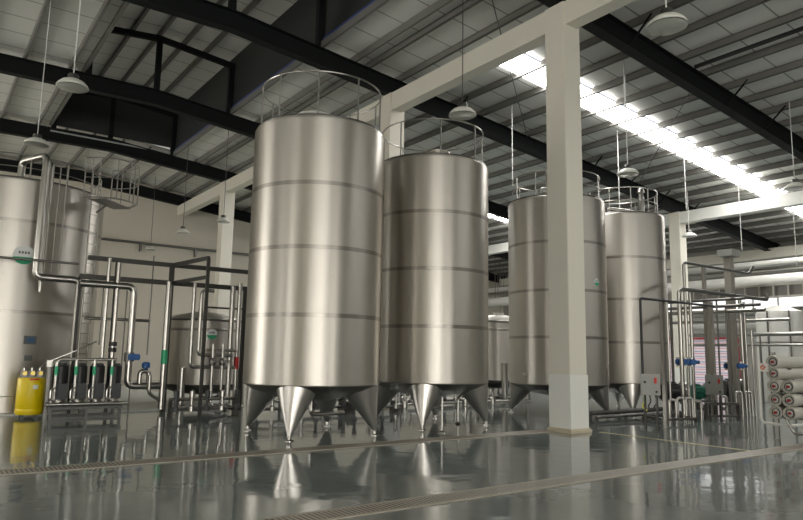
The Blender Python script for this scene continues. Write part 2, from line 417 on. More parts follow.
# thin bracing rods under the deck
def rod(name, a, b, r, m, label, cat, group=None):
    return tag(MB().tube([a, b], r, 8).build(name, m), label, cat, group)
for k, (xa, ya, xb, yb) in enumerate([(8.9, 9.7, 17.5, 16.3), (17.5, 2.8, 24.3, 9.5), (17.5, 9.7, 24.3, 16.3)]):
    rod('brace_rod', (xa, ya, ztop(xa)-.02), (xb, yb, ztop(xb)-.02), .014, CORDD,
        ['thin dark bracing rod slanting above the cream concrete beam', 'thin dark bracing rod slanting under the roof at the upper right', 'thin dark bracing rod slanting just left of the bright skylight'][k], 'rod', 'roof bracing rods')
a = aty(693, 65, 9.2); d_ = Vector((a.x, a.y, 0))
a = Vector((16.7, 9.3, zbot(16.7)+.45))
tag(MB().tube([a, Vector((16.7, 1.5, a.z))], .06, 10).build('roof_conduit', BLACK), 'black conduit pipe running under the roof at the upper right', 'pipe')

# concrete columns and beams
def column(X, Y, w, label, ztop_=9.655, low=True, group='concrete columns'):
    t = thing('concrete_column', label, 'column', (X+w/2, Y, 0), group)
    under('shaft', MB().box((X, Y-w/2, 1.2), (X+w, Y+w/2, ztop_)), CREAM, t, bevel=.012)
    e = .012
    under('base_coat', MB().box((X-e, Y-w/2-e, 0), (X+w+e, Y+w/2+e, 1.2)), WHITE, t, label='whiter lower part of the column')
    e = .055
    b = MB(); b.lathe((X+w/2, Y, 0), [(0, 0), ((w/2+e)*1.414, 0), ((w/2+e)*1.414, .05), ((w/2+.015)*1.414, .085), (0, .085)], 4, PI/4)
    under('plinth', b, BEIGE, t, label='beige plinth around the foot')
    return t
CW = .49
column(11.24, 9.61, .56, 'thick cream concrete column in the foreground, nearest of all')
column(11.24, 16.45, .56, 'cream concrete column rising between the two biggest tanks')
column(11.24, 23.35, .56, 'cream concrete column hidden behind the biggest tank')
column(11.24, 30.15, .56, 'white concrete column behind the small tank and pipe rack')
column(27.0, 16.38, .52, 'white concrete column at the right behind the farthest tall tank', 8.12)
cb = MB().box((11.30, YF, 9.1), (11.24+.44, YB, 9.66))
tag(cb.build('concrete_beam', CREAM), 'long cream concrete beam along the column tops, sloping across the picture', 'beam')
cb = MB().box((27.05, YF, 7.60), (27.45, YB, 8.10))
tag(cb.build('concrete_beam', WHITE), 'white concrete beam at the right, lit brightly by the skylight', 'beam')

# floor drains and the painted line
d1 = MB().box((XL+2, 9.72, .002), (11.15, 10.02, .012)); dd = thing('floor_drain', 'slotted floor drain running under the biggest tanks, the farther one', 'drain', (3, 9.87, 0), 'floor drains')
under('grating', d1, GRATE, dd); under('edge', MB().box((XL+2, 9.67, .001), (11.2, 9.72, .013)).box((XL+2, 10.02, .001), (11.2, 10.07, .013)), DRAINE, dd)
dd = thing('floor_drain', 'slotted floor drain crossing the foreground toward the lower right', 'drain', (8, 5.8, 0), 'floor drains')
under('grating', MB().box((XL+2, 5.68, .002), (30, 5.94, .012)), GRATE, dd); under('edge', MB().box((XL+2, 5.63, .001), (30, 5.68, .013)).box((XL+2, 5.94, .001), (30, 5.99, .013)), DRAINE, dd)
tag(MB().box((11.97, 6.0, .001), (12.05, 9.2, .004)).build('floor_line', YLINE), 'thin yellow line painted on the floor beside the foreground column', 'line')

# ------------------------------------------------------------------ tanks
def disc_logo(name, c, Rt, ang, z, rad, parent):
    """a round label on a cylinder wall: white disc, green lower part with pale marks"""
    w = MB(); g = MB(); mk = MB()
    def P(u, v, e): a = ang + u/Rt; return Vector((c[0]+(Rt+e)*math.cos(a), c[1]+(Rt+e)*math.sin(a), z+v))
    n = 16
    for i in range(n):
        a0_, a1_ = PI-PI*i/n, PI-PI*(i+1)/n
        u0_, u1_, v0_, v1_ = rad*math.cos(a0_), rad*math.cos(a1_), rad*math.sin(a0_), rad*math.sin(a1_)
        w.quad(P(u0_, -v0_-1e-4, .008), P(u1_, -v1_-1e-4, .008), P(u1_, v1_+1e-4, .008), P(u0_, v0_+1e-4, .008))
        g0, g1 = min(-v0_*.98, -.2*rad), min(-v1_*.98, -.2*rad)
        if i not in (0, n-1): g.quad(P(u0_, g0-1e-4, .012), P(u1_, g1-1e-4, .012), P(u1_, -.2*rad, .012), P(u0_, -.2*rad, .012))
    for k in range(4): mk.quad(P((-.5+k*.27)*rad, .12*rad, .013), P((-.5+k*.27+.18)*rad, .12*rad, .013), P((-.5+k*.27+.18)*rad, .38*rad, .013), P((-.5+k*.27)*rad, .38*rad, .013))
    o = under(name, w, LOGOW, parent, label='round white and green label')
    under('label_band', g, LOGOG, o); under('label_mark', mk, PLATE, o)
def tank(label, c, R, zt, zb, bands, leg_az=PI/4, rail=None, logo=None, group='tall stainless steel tanks'):
    t = thing('storage_tank', label, 'tank', (c[0], c[1], 0), group)
    C3 = (c[0], c[1], 0)
    s = .04
    prof = [(R-.02, zb), (R, zb+.02), (R, zt-s*1.2)] + [(R-s+s*math.cos(a), zt-s*1.2+s*1.2*math.sin(a)) for a in [PI/2*i/5 for i in range(1, 6)]]
    under('shell', MB().lathe(C3, prof, 96), STEEL, t, True)
    under('top_dome', MB().lathe(C3, [(R-s, zt), (R-s-.03, zt+.015), (R*.55, zt+.14), (.0, zt+.22)], 64), STEEL, t, True)
    under('top_rim', MB().ring((c[0], c[1], zt+.015), R-s-.01, .028, n=64), PIPED, t, True, label='dark rim around the top edge')
    for z in bands:
        under('weld_band', MB().lathe(C3, [(R-.001, z-.04), (R+.004, z-.038), (R+.004, z+.038), (R-.001, z+.04)], 96), STEELB, t, True, label='darker polished band')
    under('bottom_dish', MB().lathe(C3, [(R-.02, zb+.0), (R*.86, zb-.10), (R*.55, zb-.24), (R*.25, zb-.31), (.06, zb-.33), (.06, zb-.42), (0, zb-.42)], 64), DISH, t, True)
    for k in range(4):
        a = leg_az + PI/2*k; d = Vector((math.cos(a), math.sin(a), 0))
        r0 = .42*R/1.35
        top = Vector((c[0], c[1], zb+.01)) + d*(R-r0-.012); tip = Vector((c[0], c[1], .085)) + d*(R-.05)
        m_ = MB(); n_ = 28
        A = [m_.bm.verts.new(top+Vector((r0*math.cos(2*PI*i/n_), r0*math.sin(2*PI*i/n_), 0))) for i in range(n_)]
        B = [m_.bm.verts.new(tip+Vector((.035*math.cos(2*PI*i/n_), .035*math.sin(2*PI*i/n_), 0))) for i in range(n_)]
        for i in range(n_): m_.bm.faces.new((A[i], A[(i+1) % n_], B[(i+1) % n_], B[i]))
        m_.bm.faces.new(A); m_.bm.faces.new(B)
        lg = under('leg', m_, LEGM, t, True)
        f = MB().lathe(tip-Vector((0, 0, .085)), [(0, 0), (.08, 0), (.08, .012), (.03, .03), (.025, .06), (.045, .065), (.045, .1), (0, .1)], 16)
        under('foot', f, PIPE, lg, True)
    under('outlet_pipe', MB().tube(smooth_path([(c[0], c[1], zb-.4), (c[0], c[1], .36), (c[0]+.9, c[1]+.25, .34)], .14), .045, 10), PIPE, t, True)
    if rail:
        rh, posts, Rr, rings = rail
        rl_ = under('guard_rail', MB().ring((c[0], c[1], zt+rh), Rr, .017, n=64), PIPE, t, True)
        for rr in rings: under('mid_rail', MB().ring((c[0], c[1], zt+rr), Rr, .013, n=64), PIPE, rl_, True)
        for a in posts:
            p = Vector((c[0]+Rr*math.cos(a), c[1]+Rr*math.sin(a), zt+.02)); under('post', MB().tube([p, p+Vector((0, 0, rh-.02))], .017, 8), PIPE, rl_, True)
    if logo: disc_logo('round_label', c, R, logo[0], logo[1], logo[2], t)
    return t
def az(deg): return math.radians(deg)
T1 = (6.48, 11.85); T2 = (9.745, 12.18); T3 = (14.79, 12.69); T4 = (18.12, 12.88)
t1 = tank('biggest stainless steel tank on four cone legs, in the left middle', T1, 1.345, 6.04, .96, [4.73, 3.51, 2.25], rail=(.92, [az(a) for a in (165, 200, 238, 276, 318, 350, 30, 75, 120)], 1.24, []))
t2 = tank('tall steel tank on cone legs, standing right of the biggest one', T2, 1.345, 6.0, .95, [4.71, 3.44, 2.18], rail=(.86, [az(a) for a in (150, 195, 240, 285, 330, 30, 90)], 1.22, []))
t3 = tank('tall steel tank mostly behind the thick foreground column', T3, 1.375, 5.98, .83, [4.69, 3.36, 2.10], rail=(.72, [az(a) for a in (160, 195, 225, 255, 290, 320, 5, 50, 100)], 1.25, [.36]), logo=None)
t4 = tank('tall steel tank farthest right, beside the grey control box', T4, 1.35, 6.0, .83, [4.62, 3.34, 2.05], rail=(.82, [az(a) for a in (165, 200, 232, 262, 292, 325, 10, 60, 110)], 1.16, [.42]))
# top fittings
def man(c, a, r, zt, R, h=.16, parent=None, m=STEEL):
    p = (c[0]+r*math.cos(a), c[1]+r*math.sin(a), zt+.06)
    o = under('manway', MB().lathe(p, [(R, -.06), (R, h*.6), (R+.03, h*.6), (R+.03, h*.8), (R*.9, h*.95), (0, h)], 32), m, parent, True)
    under('manway_clamp', MB().cbox((p[0], p[1], zt+.06+h), (.12, .05, .05)), PIPED, o)
man(T1, az(232), .72, 6.04, .36, .13, t1, WPIPE)
man(T2, az(238), .75, 6.0, .3, .16, t2)
man(T3, az(215), .7, 5.98, .3, .16, t3)
def vent(c, a, r, zt, h, R, parent):
    p = Vector((c[0]+r*math.cos(a), c[1]+r*math.sin(a), zt))
    o = under('vent_pipe', MB().lathe(p, [(R*.8, 0), (R*.8, .12), (R, .14), (R, h-.1), (R*.7, h), (R*.7, h+.05), (R*1.25, h+.08), (R*.9, h+.2), (0, h+.26)], 20), PIPE, parent, True)
vent(T4, az(285), .7, 6.0, .75, .10, t4)
vent(T3, az(205), .75, 5.98, .62, .075, t3)
under('spray_pipe', MB().tube(smooth_path([(T3[0]-.9, T3[1]-.2, 6.0), (T3[0]-.9, T3[1]-.2, 6.3), (T3[0]-.3, T3[1]-.6, 6.32), (T3[0]-.3, T3[1]-.6, 6.0)], .12), .035), PIPE, t3, True)
under('spray_pipe', MB().tube(smooth_path([(T4[0]-.9, T4[1]-.2, 6.0), (T4[0]-.9, T4[1]-.2, 6.25), (T4[0]-.2, T4[1]-.3, 6.28), (T4[0]+.6, T4[1]-.3, 6.3), (T4[0]+.6, T4[1]-.3, 6.0)], .12), .035), PIPE, t4, True)
under('spray_pipe', MB().tube(smooth_path([(T2[0]-.2, T2[1]-.8, 6.0), (T2[0]-.2, T2[1]-.8, 6.17), (T2[0]+.5, T2[1]-.75, 6.17), (T2[0]+.5, T2[1]-.75, 6.0)], .1), .03), PIPE, t2, True)
def on_cyl(x, y, c, R):
    d = ray(x, y); a = d.x**2+d.y**2; b = -2*(d.x*c[0]+d.y*c[1]); k = c[0]**2+c[1]**2-R*R
    t = (-b-math.sqrt(b*b-4*a*k))/2/a; p = EYE+d*t
    return math.atan2(p.y-c[1], p.x-c[0]), p.z
a, z = on_cyl(596.5, 282, T3, 1.375); disc_logo('round_label', T3, 1.375, a, z, .10, t3)
def plate(name, x, y, c, R, w, h, m, parent, label=None):
    a, z = on_cyl(x, y, c, R); q = MB()
    n_ = Vector((math.cos(a), math.sin(a), 0)); tt = Vector((-n_.y, n_.x, 0)); p = Vector((c[0], c[1], z))+n_*(R+.01)
    q.bar(p-tt*w/2, p+tt*w/2, .03, h); return under(name, q, m, parent, label=label)
plate('name_plate', 525, 374, T3, 1.375, .14, .07, SIGN, t3, 'small pale name plate')

# the wide left tank with its ladder, cage and pipes
TL = (1.93, 20.25); RL = 2.1; ZL = 5.66
tl = tank('wide steel tank at the left edge with a ladder and round green label', TL, RL, ZL, .42, [4.62, 2.42], rail=(.62, [az(a) for a in range(10, 360, 26)], 1.98, [.30]), group=None)
a, z = on_cyl(24, 255, TL, RL); disc_logo('round_label', TL, RL, a, z, .235, tl)
plate('level_gauge', 30, 340, TL, RL, .27, .2, PLATE, tl, 'grey gauge with a blue display')
plate('gauge_display', 30.5, 340, TL, RL+.02, .17, .12, SCREEN, tl, 'blue display')
plate('name_plate', 28, 358, TL, RL, .17, .13, PLATE, tl, 'small grey plate')
under('skirt', MB().lathe((TL[0], TL[1], 0), [(RL-.02, .05), (RL-.015, .1), (RL-.02, .44)], 64), STEEL, tl, True)
# ladder on the right side of the tank
la = az(-43); ln = Vector((math.cos(la), math.sin(la), 0)); lt = Vector((-ln.y, ln.x, 0)); lp = Vector((TL[0], TL[1], 0))+ln*(RL+.12)
lad = thing('access_ladder', 'steel ladder with a railed platform on the wide left tank', 'ladder', (lp.x, lp.y, 0))
for s in (-1, 1): under('rail', MB().tube([lp+lt*s*.2+Vector((0, 0, .1)), lp+lt*s*.2+Vector((0, 0, 5.45))], .02, 8), PIPE, lad, True)
for k in range(21): under('rung', MB().tube([lp-lt*.2+Vector((0, 0, .4+k*.26)), lp+lt*.2+Vector((0, 0, .4+k*.26))], .014, 6), PIPE, lad, True)
pc = lp+ln*.34
def pp(u, v, z): return pc+lt*u+ln*v+Vector((0, 0, z))
outline = [(-.62, -.3), (-.62, .1), (-.45, .5), (-.1, .66), (.3, .66), (.55, .4), (.62, 0), (.62, -.3)]
under('platform_deck', MB().bar(pp(-.6, .08, 5.38), pp(.6, .08, 5.38), .5, .02), PIPED, lad)
for z, r_ in ((6.47, .018), (5.95, .013), (5.42, .018)): under('guard_hoop', MB().tube(smooth_path([pp(u, v, z) for u, v in outline], .15), r_, 8), PIPE, lad, True)
for u, v in outline+[(-.62, -.1), (.1, .66)]: under('guard_bar', MB().tube([pp(u, v, 5.4), pp(u, v, 6.47)], .015, 6), PIPE, lad, True)
for u in (.0,): under('platform_bracket', MB().bar(pp(u, -.3, 5.15), pp(u, .0, 5.37), .04, .04), PIPED, lad)
# platform rail beyond the tank top
# pipes coming down the face of the left tank
q = aty(44.8, 155, 17.75); p_dn = aty(35.5, 277, 17.75); q.x = p_dn.x
A1 = Vector((TL[0]-.15, TL[1]-1.5, ZL+.15)); zt_ = q.z
pr = aty(80, 282, 17.75); pbt = aty(73, 368, 17.75)
tag(MB().tube(smooth_path([A1, (A1.x, A1.y, zt_), (q.x, 17.75, zt_), (q.x, 17.75, p_dn.z), (pr.x, 17.75, p_dn.z), (pr.x, 17.75, 1.2)], .17, 6), .085, 14).build('steel_pipe', PIPE, None, True),
    'fat steel pipe bending over the left tank rim and down its face', 'pipe', 'steel pipes at the left')
q2 = aty(40.5, 277, 17.85)
tag(MB().tube(smooth_path([(q2.x+.02, 18.7, ZL+.1), (q2.x+.02, 18.7, zt_-.1), (q2.x+.03, 17.98, zt_-.1), (q2.x+.03, 17.98, 2.9)], .15, 6), .045, 12).build('steel_pipe', PIPE, None, True),
    'thin steel pipe just right of the fat pipe on the left tank', 'pipe', 'steel pipes at the left')
for k, x in enumerate((54, 61, 68)):
    p = aty(x, 170, 17.9)
    o = MB().tube([(p.x, 17.9, aty(x, 163+3*k, 17.9).z), (p.x, 17.9, 3.4)], .016, 8).build('steel_rod', PIPE, None, True)
    tag(o, ['thin steel conduit rod on the left tank, nearest its fat pipe', 'thin steel conduit rod on the left tank, middle of three', 'thin steel conduit rod on the left tank, nearest the ladder'][k], 'rod', 'conduit rods on the left tank')

# small tanks behind
def small_tank(label, c, R, zt, zb, logo=None, legs=(225, 315, 45, 135), legtop=1.0):
    t = thing('process_tank', label, 'tank', (c[0], c[1], 0), 'low round steel tanks')
    C3 = (c[0], c[1], 0)
    under('shell', MB().lathe(C3, [(R, zb), (R, zt)], 72), STEEL, t, True)
    under('top_dome', MB().lathe(C3, [(R, zt), (R-.02, zt+.05), (R*.8, zt+.14), (R*.35, zt+.26), (.22, zt+.28), (.22, zt+.36), (0, zt+.38)], 64), STEEL, t, True)
    under('weld_band', MB().lathe(C3, [(R-.001, zt-.32), (R+.005, zt-.31), (R+.005, zt-.25), (R-.001, zt-.24)], 72), STEELB, t, True, label='darker polished band')
    under('top_rim', MB().ring((c[0], c[1], zt), R, .03, n=64), PIPED, t, True)
    under('bottom_dish', MB().lathe(C3, [(R, zb), (R*.93, zb-.12), (R*.7, zb-.24), (R*.3, zb-.31), (0, zb-.33)], 64), PIPED, t, True)
    for d in legs:
        a = az(d); p = Vector((c[0]+(R+.07)*math.cos(a), c[1]+(R+.07)*math.sin(a), .045))
        lg = under('leg', MB().tube([p, p+Vector((0, 0, legtop))], .11, 16), PIPE, t, True)
        under('foot', MB().lathe(p, [(0, 0), (.14, 0), (.14, .02), (0, .02)], 16), PIPED, lg)
    if logo: a, z = on_cyl(*logo, c, R); disc_logo('round_label', c, R, a, z, .15, t)
    under('outlet_pipe', MB().tube(smooth_path([(c[0], c[1], zb-.3), (c[0], c[1], .2), (c[0]+.8, c[1]-.3, .2)], .12), .05), PIPE, t, True)
    return t
dg = ray(203.5, 350); tg = 21.0/math.hypot(dg.x, dg.y); TS = (dg.x*tg, dg.y*tg)
small_tank('low round steel tank behind the pipe rack, left of the biggest tank', TS, 1.16, 2.46, .62, (212, 334), legs=(224, 314, 44, 134), legtop=1.05)
dg = ray(498, 350); tg = 24.5/math.hypot(dg.x, dg.y); TG = (dg.x*tg, dg.y*tg)
small_tank('round steel tank glimpsed in the gap between the middle tanks', TG, 1.0, 2.78, .75, None, legs=(238, 328, 58, 148), legtop=1.3)
dg = ray(782, 350); tg = 30/math.hypot(dg.x, dg.y); TF = (dg.x*tg, dg.y*tg)

# ------------------------------------------------------------------ lamps
def lamp(X, Y, label, z=6.8, r=.30, cord=CORDW):
    t = thing('pendant_lamp', label, 'lamp', (X, Y, z-.12), 'pendant lamps')
    zt = zdeck(X) if not MX0 < X < MX1 else zmon(X)
    p = (X, Y, z)
    under('shade', MB().lathe(p, [(.07, .10), (.12, .09), (r*.7, .05), (r*.92, -.015), (r, -.06), (r, -.075), (r-.02, -.075), (r*.8, -.02), (.09, .05)], 32), LAMP, t, True)
    under('housing', MB().lathe(p, [(0, .20), (.09, .20), (.105, .18), (.105, .09), (0, .09)], 20), PIPED, t, True)
    under('lens', MB().lathe(p, [(r-.02, -.085), (r*.6, -.10), (0, -.115)], 32), LAMPG, t, True)
    under('cord', MB().tube([(X, Y, z+.21), (X, Y, zt)], .012, 6), cord, t)
lamp(2.07, 14.11, 'white pendant lamp before the black rafter, large at the upper left')
lamp(2.06, 18.81, 'white pendant lamp hanging just above the left tank rim', cord=CORDW)
lamp(2.32, 10.3, 'white pendant lamp cut off by the top edge of the photo', z=7.2, r=.25)
lamp(9.14, 10.4, 'pendant lamp hanging right above the second tall tank', cord=CORDD)
lamp(9.05, 5.47, 'round pendant lamp seen from below at the upper right', r=.31)
lamp(15.87, 10.97, 'white pendant lamp hanging above the farthest right tall tank')
lamp(26.0, 15.1, 'small white pendant lamp in front of the right white column')
lamp(9.12, 28.93, 'small dark pendant lamp before the rear wall, left of the white column', r=.27, cord=CORDD)
lamp(9.43, 35.0, 'smallest pendant lamp, lowest on the rear wall', r=.27, cord=CORDD)
lamp(9.6, 25.4, 'pendant lamp hanging in front of the far white column', r=.27, cord=CORDD)
lamp(20.96, 8.73, 'pendant lamp beside the bright beam at the right edge')
# thin hanging drop rods
for k, (x, y0, y1, D) in enumerate([(512.5, 110, 186, 21.5), (619.5, 146, 208, 24), (686.5, 180, 210, 25.7), (625, 62, 106, 18.7), (742, 212, 250, 28.6), (797, 236, 266, 30.5)]):
    d = ray(x, y1); d = d/math.hypot(d.x, d.y); X, Y = d.x*D, d.y*D; z0 = EYE.z+d.z*D; 
    o = MB().tube([(X, Y, z0), (X, Y, zdeck(X))], .015, 8).build('drop_rod', CORDW, None, True)
    tag(o, ['thin white drop rod hanging left of the foreground column', 'thin white drop rod hanging in front of the farthest tall tank', 'thin white drop rod hanging beside the right white column',
            'thin white drop rod hanging under the roof right of the column top', 'thin white drop rod hanging over the right pipe bridge', 'thin white drop rod hanging at the far right edge'][k], 'rod', 'hanging drop rods')

# ------------------------------------------------------------------ rear wall pipe
pw0, pw1 = atx(75, 228, 4), None
YW = YB-.18
a = aty(60, 226, YW); b = aty(250, 262, YW)
wp = thing('wall_pipe', 'long steel pipe on brackets across the rear wall', 'pipe', (a.x, YW, a.z-.2))
zz = (aty(150, 244, YW).z)
under('pipe', MB().tube([(a.x-3, YW, zz), (b.x+8, YW, zz)], .07, 10), PIPED, wp, True)
for X in (a.x+1, a.x+4, a.x+7, b.x+2): under('bracket', MB().box((X-.05, YW-.06, zz-.45), (X+.05, YB, zz-.05)), PIPED, wp)

# ------------------------------------------------------------------ left pump skid
S0, S1, SY = 2.57, 4.08, 16.95
sk = thing('pump_skid', 'low steel base frame under the four black pumps', 'skid', ((S0+S1)/2, SY, 0))
fr = MB()
for y in (SY-.3, SY+.35): fr.bar((S0, y, .24), (S1, y, .24), .06, .06).bar((S0, y, .03), (S1, y, .03), .05, .05)
for x in (S0, (S0+S1)/2, S1): fr.bar((x, SY-.3, .24), (x, SY+.35, .24), .06, .06)
under('frame', fr, FRAMED, sk)
for x in (S0+.03, (S0+S1)/2, S1-.03):
    for y in (SY-.3, SY+.35): under('leg', MB().box((x-.03, y-.03, 0), (x+.03, y+.03, .22)), FRAMED, sk)
under('deck', MB().box((S0, SY-.3, .27), (S1, SY+.35, .285)), DGREY, sk)
pl = ['vertical black pump nearest the yellow drum', 'second vertical black pump from the yellow drum', 'third vertical black pump from the yellow drum', 'fourth vertical black pump, at the right end of the skid']
xs4 = [2.78, 3.18, 3.56, 3.94]
for k, x in enumerate(xs4):
    p = thing('vertical_pump', pl[k], 'pump', (x, SY, .285), 'pumps on the left skid')
    under('motor', MB().lathe((x, SY, 0), [(0, .78), (.165, .78), (.165, 1.16), (.13, 1.2), (0, 1.2)], 20), BLACK, p, True)
    under('fan_cover', MB().lathe((x, SY, 0), [(.135, 1.12), (.14, 1.2), (.11, 1.24), (0, 1.24)], 20), DGREY, p, True)
    under('body', MB().box((x-.155, SY-.14, .42), (x+.155, SY+.14, .78)), DGREY, p, bevel=.02)
    under('volute', MB().lathe((x, SY-.0, .36), [(0, -.13), (.12, -.11), (.15, 0), (.12, .08), (0, .08)], 20, axis=None), PIPE, p, True)
    under('flange', MB().lathe((x-.12, SY-.2, .36), [(0, -.03), (.085, -.03), (.085, .03), (0, .03)], 16, axis=(0, 1, 0)), PIPE, p, True)
mf = thing('pipe_manifold', 'steel header pipe with four green-taped risers over the pumps', 'pipe', (S0+.2, SY-.28, .36))
zh = 1.33
for k, x in enumerate(xs4):
    xr = x-.14
    if k == 0: pts = smooth_path([(xr, SY-.24, .36), (xr, SY-.36, .40), (xr, SY-.36, zh), (xr+.35, SY-.36, zh)], .12)
    else: pts = smooth_path([(xr, SY-.24, .36), (xr, SY-.36, .40), (xr, SY-.36, zh)], .06)
    r_ = under('riser', MB().tube(pts, .036, 12), PIPE, mf, True)
    under('tape', MB().tube([(xr, SY-.36, .98), (xr, SY-.36, 1.17)], .039, 12), GREEN, r_, True, label='green tape')
    under('valve_ring', MB().tube([(xr, SY-.36, .52), (xr, SY-.36, .62)], .055, 12), PIPED, r_, True)
    under('bypass', MB().tube(smooth_path([(xr, SY-.4, .42), (xr-.09, SY-.42, .45), (xr-.09, SY-.42, .66), (xr, SY-.40, .70)], .05), .02, 8), PIPE, r_, True)
under('header', MB().tube([(xs4[0]+.2, SY-.36, zh), (xs4[3]-.05, SY-.36, zh)], .036, 12), PIPE, mf, True)
tag(MB().tube([(S0-.1, SY-.45, .34), (S1+.1, SY-.45, .34)], .04, 10).build('steel_pipe', PIPE, None, True), 'low steel suction pipe along the front of the pump skid', 'pipe', 'steel pipes at the left')
# junction post beside the drum with cables
jp = atz(44.5, 419, 0)
o = thing('cable_post', 'thin steel post between the yellow drum and the pumps', 'post', (jp.x, jp.y, 0))
under('post', MB().box((jp.x-.035, jp.y-.035, 0), (jp.x+.035, jp.y+.035, 1.22)), PIPED, o)
under('cap_box', MB().box((jp.x-.06, jp.y-.06, 1.15), (jp.x+.06, jp.y+.05, 1.3)), PIPE, o)

# yellow dosing drum
DX, DY = 2.27, 17.35
dm = thing('dosing_drum', 'bright yellow plastic dosing drum at the lower left', 'drum', (DX, DY, 0))
under('body', MB().lathe((DX, DY, 0), [(0, .08), (.265, .08), (.285, .11), (.285, .20), (.278, .215), (.285, .23), (.285, .86), (.27, .895), (.2, .905), (0, .905)], 40), YELLOW, dm, True)
for k in range(4): a = PI/4+PI/2*k; under('leg', MB().cbox((DX+.2*math.cos(a), DY+.2*math.sin(a), .04), (.06, .06, .08)), DGREY, dm)
under('lid', MB().lathe((DX-.02, DY+.02, .9), [(.0, .0), (.11, .0), (.11, .04), (0, .05)], 20), BLACK, dm, True)
under('top_plate', MB().box((DX-.26, DY-.12, .905), (DX+.27, DY+.12, .925)), PIPED, dm)
dv = Vector((-DX, -DY, 0)).normalized(); sd = Vector((dv.y*-1, dv.x, 0))
aa = math.atan2(dv.y, dv.x)
def dplate(name, u, z, w, h, m):
    q = MB(); n_ = 5
    for i in range(n_):
        a0_ = aa+(u-w/2+w*i/n_)/.285; a1_ = aa+(u-w/2+w*(i+1)/n_)/.285
        P_ = lambda a_, z_: (DX+.288*math.cos(a_), DY+.288*math.sin(a_), z_)
        q.quad(P_(a0_, z-h/2), P_(a1_, z-h/2), P_(a1_, z+h/2), P_(a0_, z+h/2))
    return under(name, q, m, dm)
dplate('red_strip', .06, .865, .20, .035, RED)['label'] = 'red warning strip'
dplate('round_sticker', .09, .70, .11, .09, LOGOW)['label'] = 'pale sticker'
for k, x in enumerate((-.2, -.04, .12)):
    mp_ = thing('metering_pump', ['small metering pump on the left of the yellow drum top', 'small metering pump in the middle of the yellow drum top', 'small metering pump on the right of the yellow drum top'][k], 'pump', (DX+x+.04, DY, .925), 'metering pumps on the yellow drum')
    under('body', MB().box((DX+x-.03, DY-.07, .925), (DX+x+.09, DY+.06, 1.05)), PIPED, mp_, bevel=.01)
    under('head', MB().lathe((DX+x+.03, DY-.11, 1.0), [(0, -.05), (.045, -.05), (.045, .05), (0, .05)], 14, axis=(0, 1, 0)), mat('brass', (.55, .42, .12), .35, .9) if k == 0 else bpy.data.materials['brass'], mp_, True)
    under('knob', MB().lathe((DX+x+.03, DY, 1.05), [(0, 0), (.03, 0), (.03, .07), (0, .075)], 12), PIPE, mp_, True)
tag(MB().tube(smooth_path([(DX+.15, DY, 1.12), (DX+.3, DY+.1, 1.25), (3.2, 17.3, 1.55), (3.6, 17.5, 1.75)], .4), .016, 8).build('dosing_hose', PIPE, None, True), 'thin pale hose rising from the yellow drum toward the ladder', 'hose')

# ------------------------------------------------------------------ left pipe rack
YR = 17.6
rk = thing('pipe_rack', 'open steel pipe rack between the left tank and the biggest tank', 'rack', (6.0, YR, 0))
zu = aty(170, 265, YR).z; zl = aty(170, 283, YR).z
xa = aty(88, 258, YR).x; xb = aty(247, 275, YR).x
def rb(name, a, b, w=.085, h=.085, m=RACKM): return under(name, MB().bar(a, b, w, h), m, rk)
rb('rail', (xa, YR, zu), (xb+.3, YR, zu), .1, .11); rb('rail', (xa-.15, YR, zl), (xb+.3, YR, zl), .1, .12)
xp = atz(165, 413, 0); XP = aty(168, 330, YR).x
rb('post', (XP, YR, .0), (XP, YR, zu), .11, .11)
fp = Vector((aty(204.5, 330, 15.2).x, 15.2, 0)); 
zfu = over(209, 258, fp).z; zfl_ = over(208, 277, fp).z
rb('post', (fp.x, fp.y, 0), (fp.x, fp.y, zfu), .07, .07)
rb('crossbar', (XP, YR, zu), (fp.x, fp.y, zfu), .07, .09); rb('crossbar', (XP, YR, zl), (fp.x, fp.y, zfl_), .07, .08)
XQ = aty(112, 330, YR).x; rb('post', (XQ, YR, 0), (XQ, YR, zu), .07, .07)
XE = aty(243, 330, YR).x; rb('post', (XE, YR, 0), (XE, YR, zl), .09, .09)
XA = aty(79, 300, YR).x; rb('post', (XA, YR+.1, 0), (XA, YR+.1, zl), .07, .07)

def pipe(pts, r, label, m=PIPE, bend=.14, cat='pipe', group='steel pipes at the left', name='steel_pipe'):
    o = MB().tube(smooth_path(pts, bend, 5), r, 12).build(name, m, None, True); return tag(o, label, cat, group)
YP = 17.3
def L(x, y, Y=YP): return aty(x, y, Y)
def chain(pix, Y=YP):   # pipe run at one depth Y; keep verticals plumb and horizontals level
    out = []
    for i, (x, y) in enumerate(pix):
        p = L(x, y, Y); 
        if out:
            q = out[-1]; X0, Y0 = pix[i-1]
            if abs(x-X0) <= abs(y-Y0)*.6: p.x = q.x
            else: p.z = q.z
        out.append(p.copy())
    return out
big = thing('valve_pipe', 'fat steel pipe dropping from the rack to a U bend with blue valves', 'pipe', L(134, 392), 'steel pipes at the left')
g1 = chain([(80, 283), (134.5, 286), (134.5, 386), (160, 386)])
under('pipe', MB().tube(smooth_path(g1, .18, 6), .085, 14), PIPE, big, True)
pv = Vector((g1[1].x, YP, L(132, 357).z))
under('valve_body', MB().tube([pv-Vector((0, 0, .11)), pv+Vector((0, 0, .11))], .12, 16), PIPED, big, True)
va = under('actuator', MB().bar(pv+Vector((-.06, -.12, 0)), pv+Vector((.22, -.12, 0)), .14, .15), BLUE, big, label='blue valve actuator', bevel=.02)
ub = chain([(139, 385), (139, 371), (149, 371), (149, 385)])
under('loop', MB().tube(smooth_path(ub, .1, 5), .06, 12), PIPE, big, True)
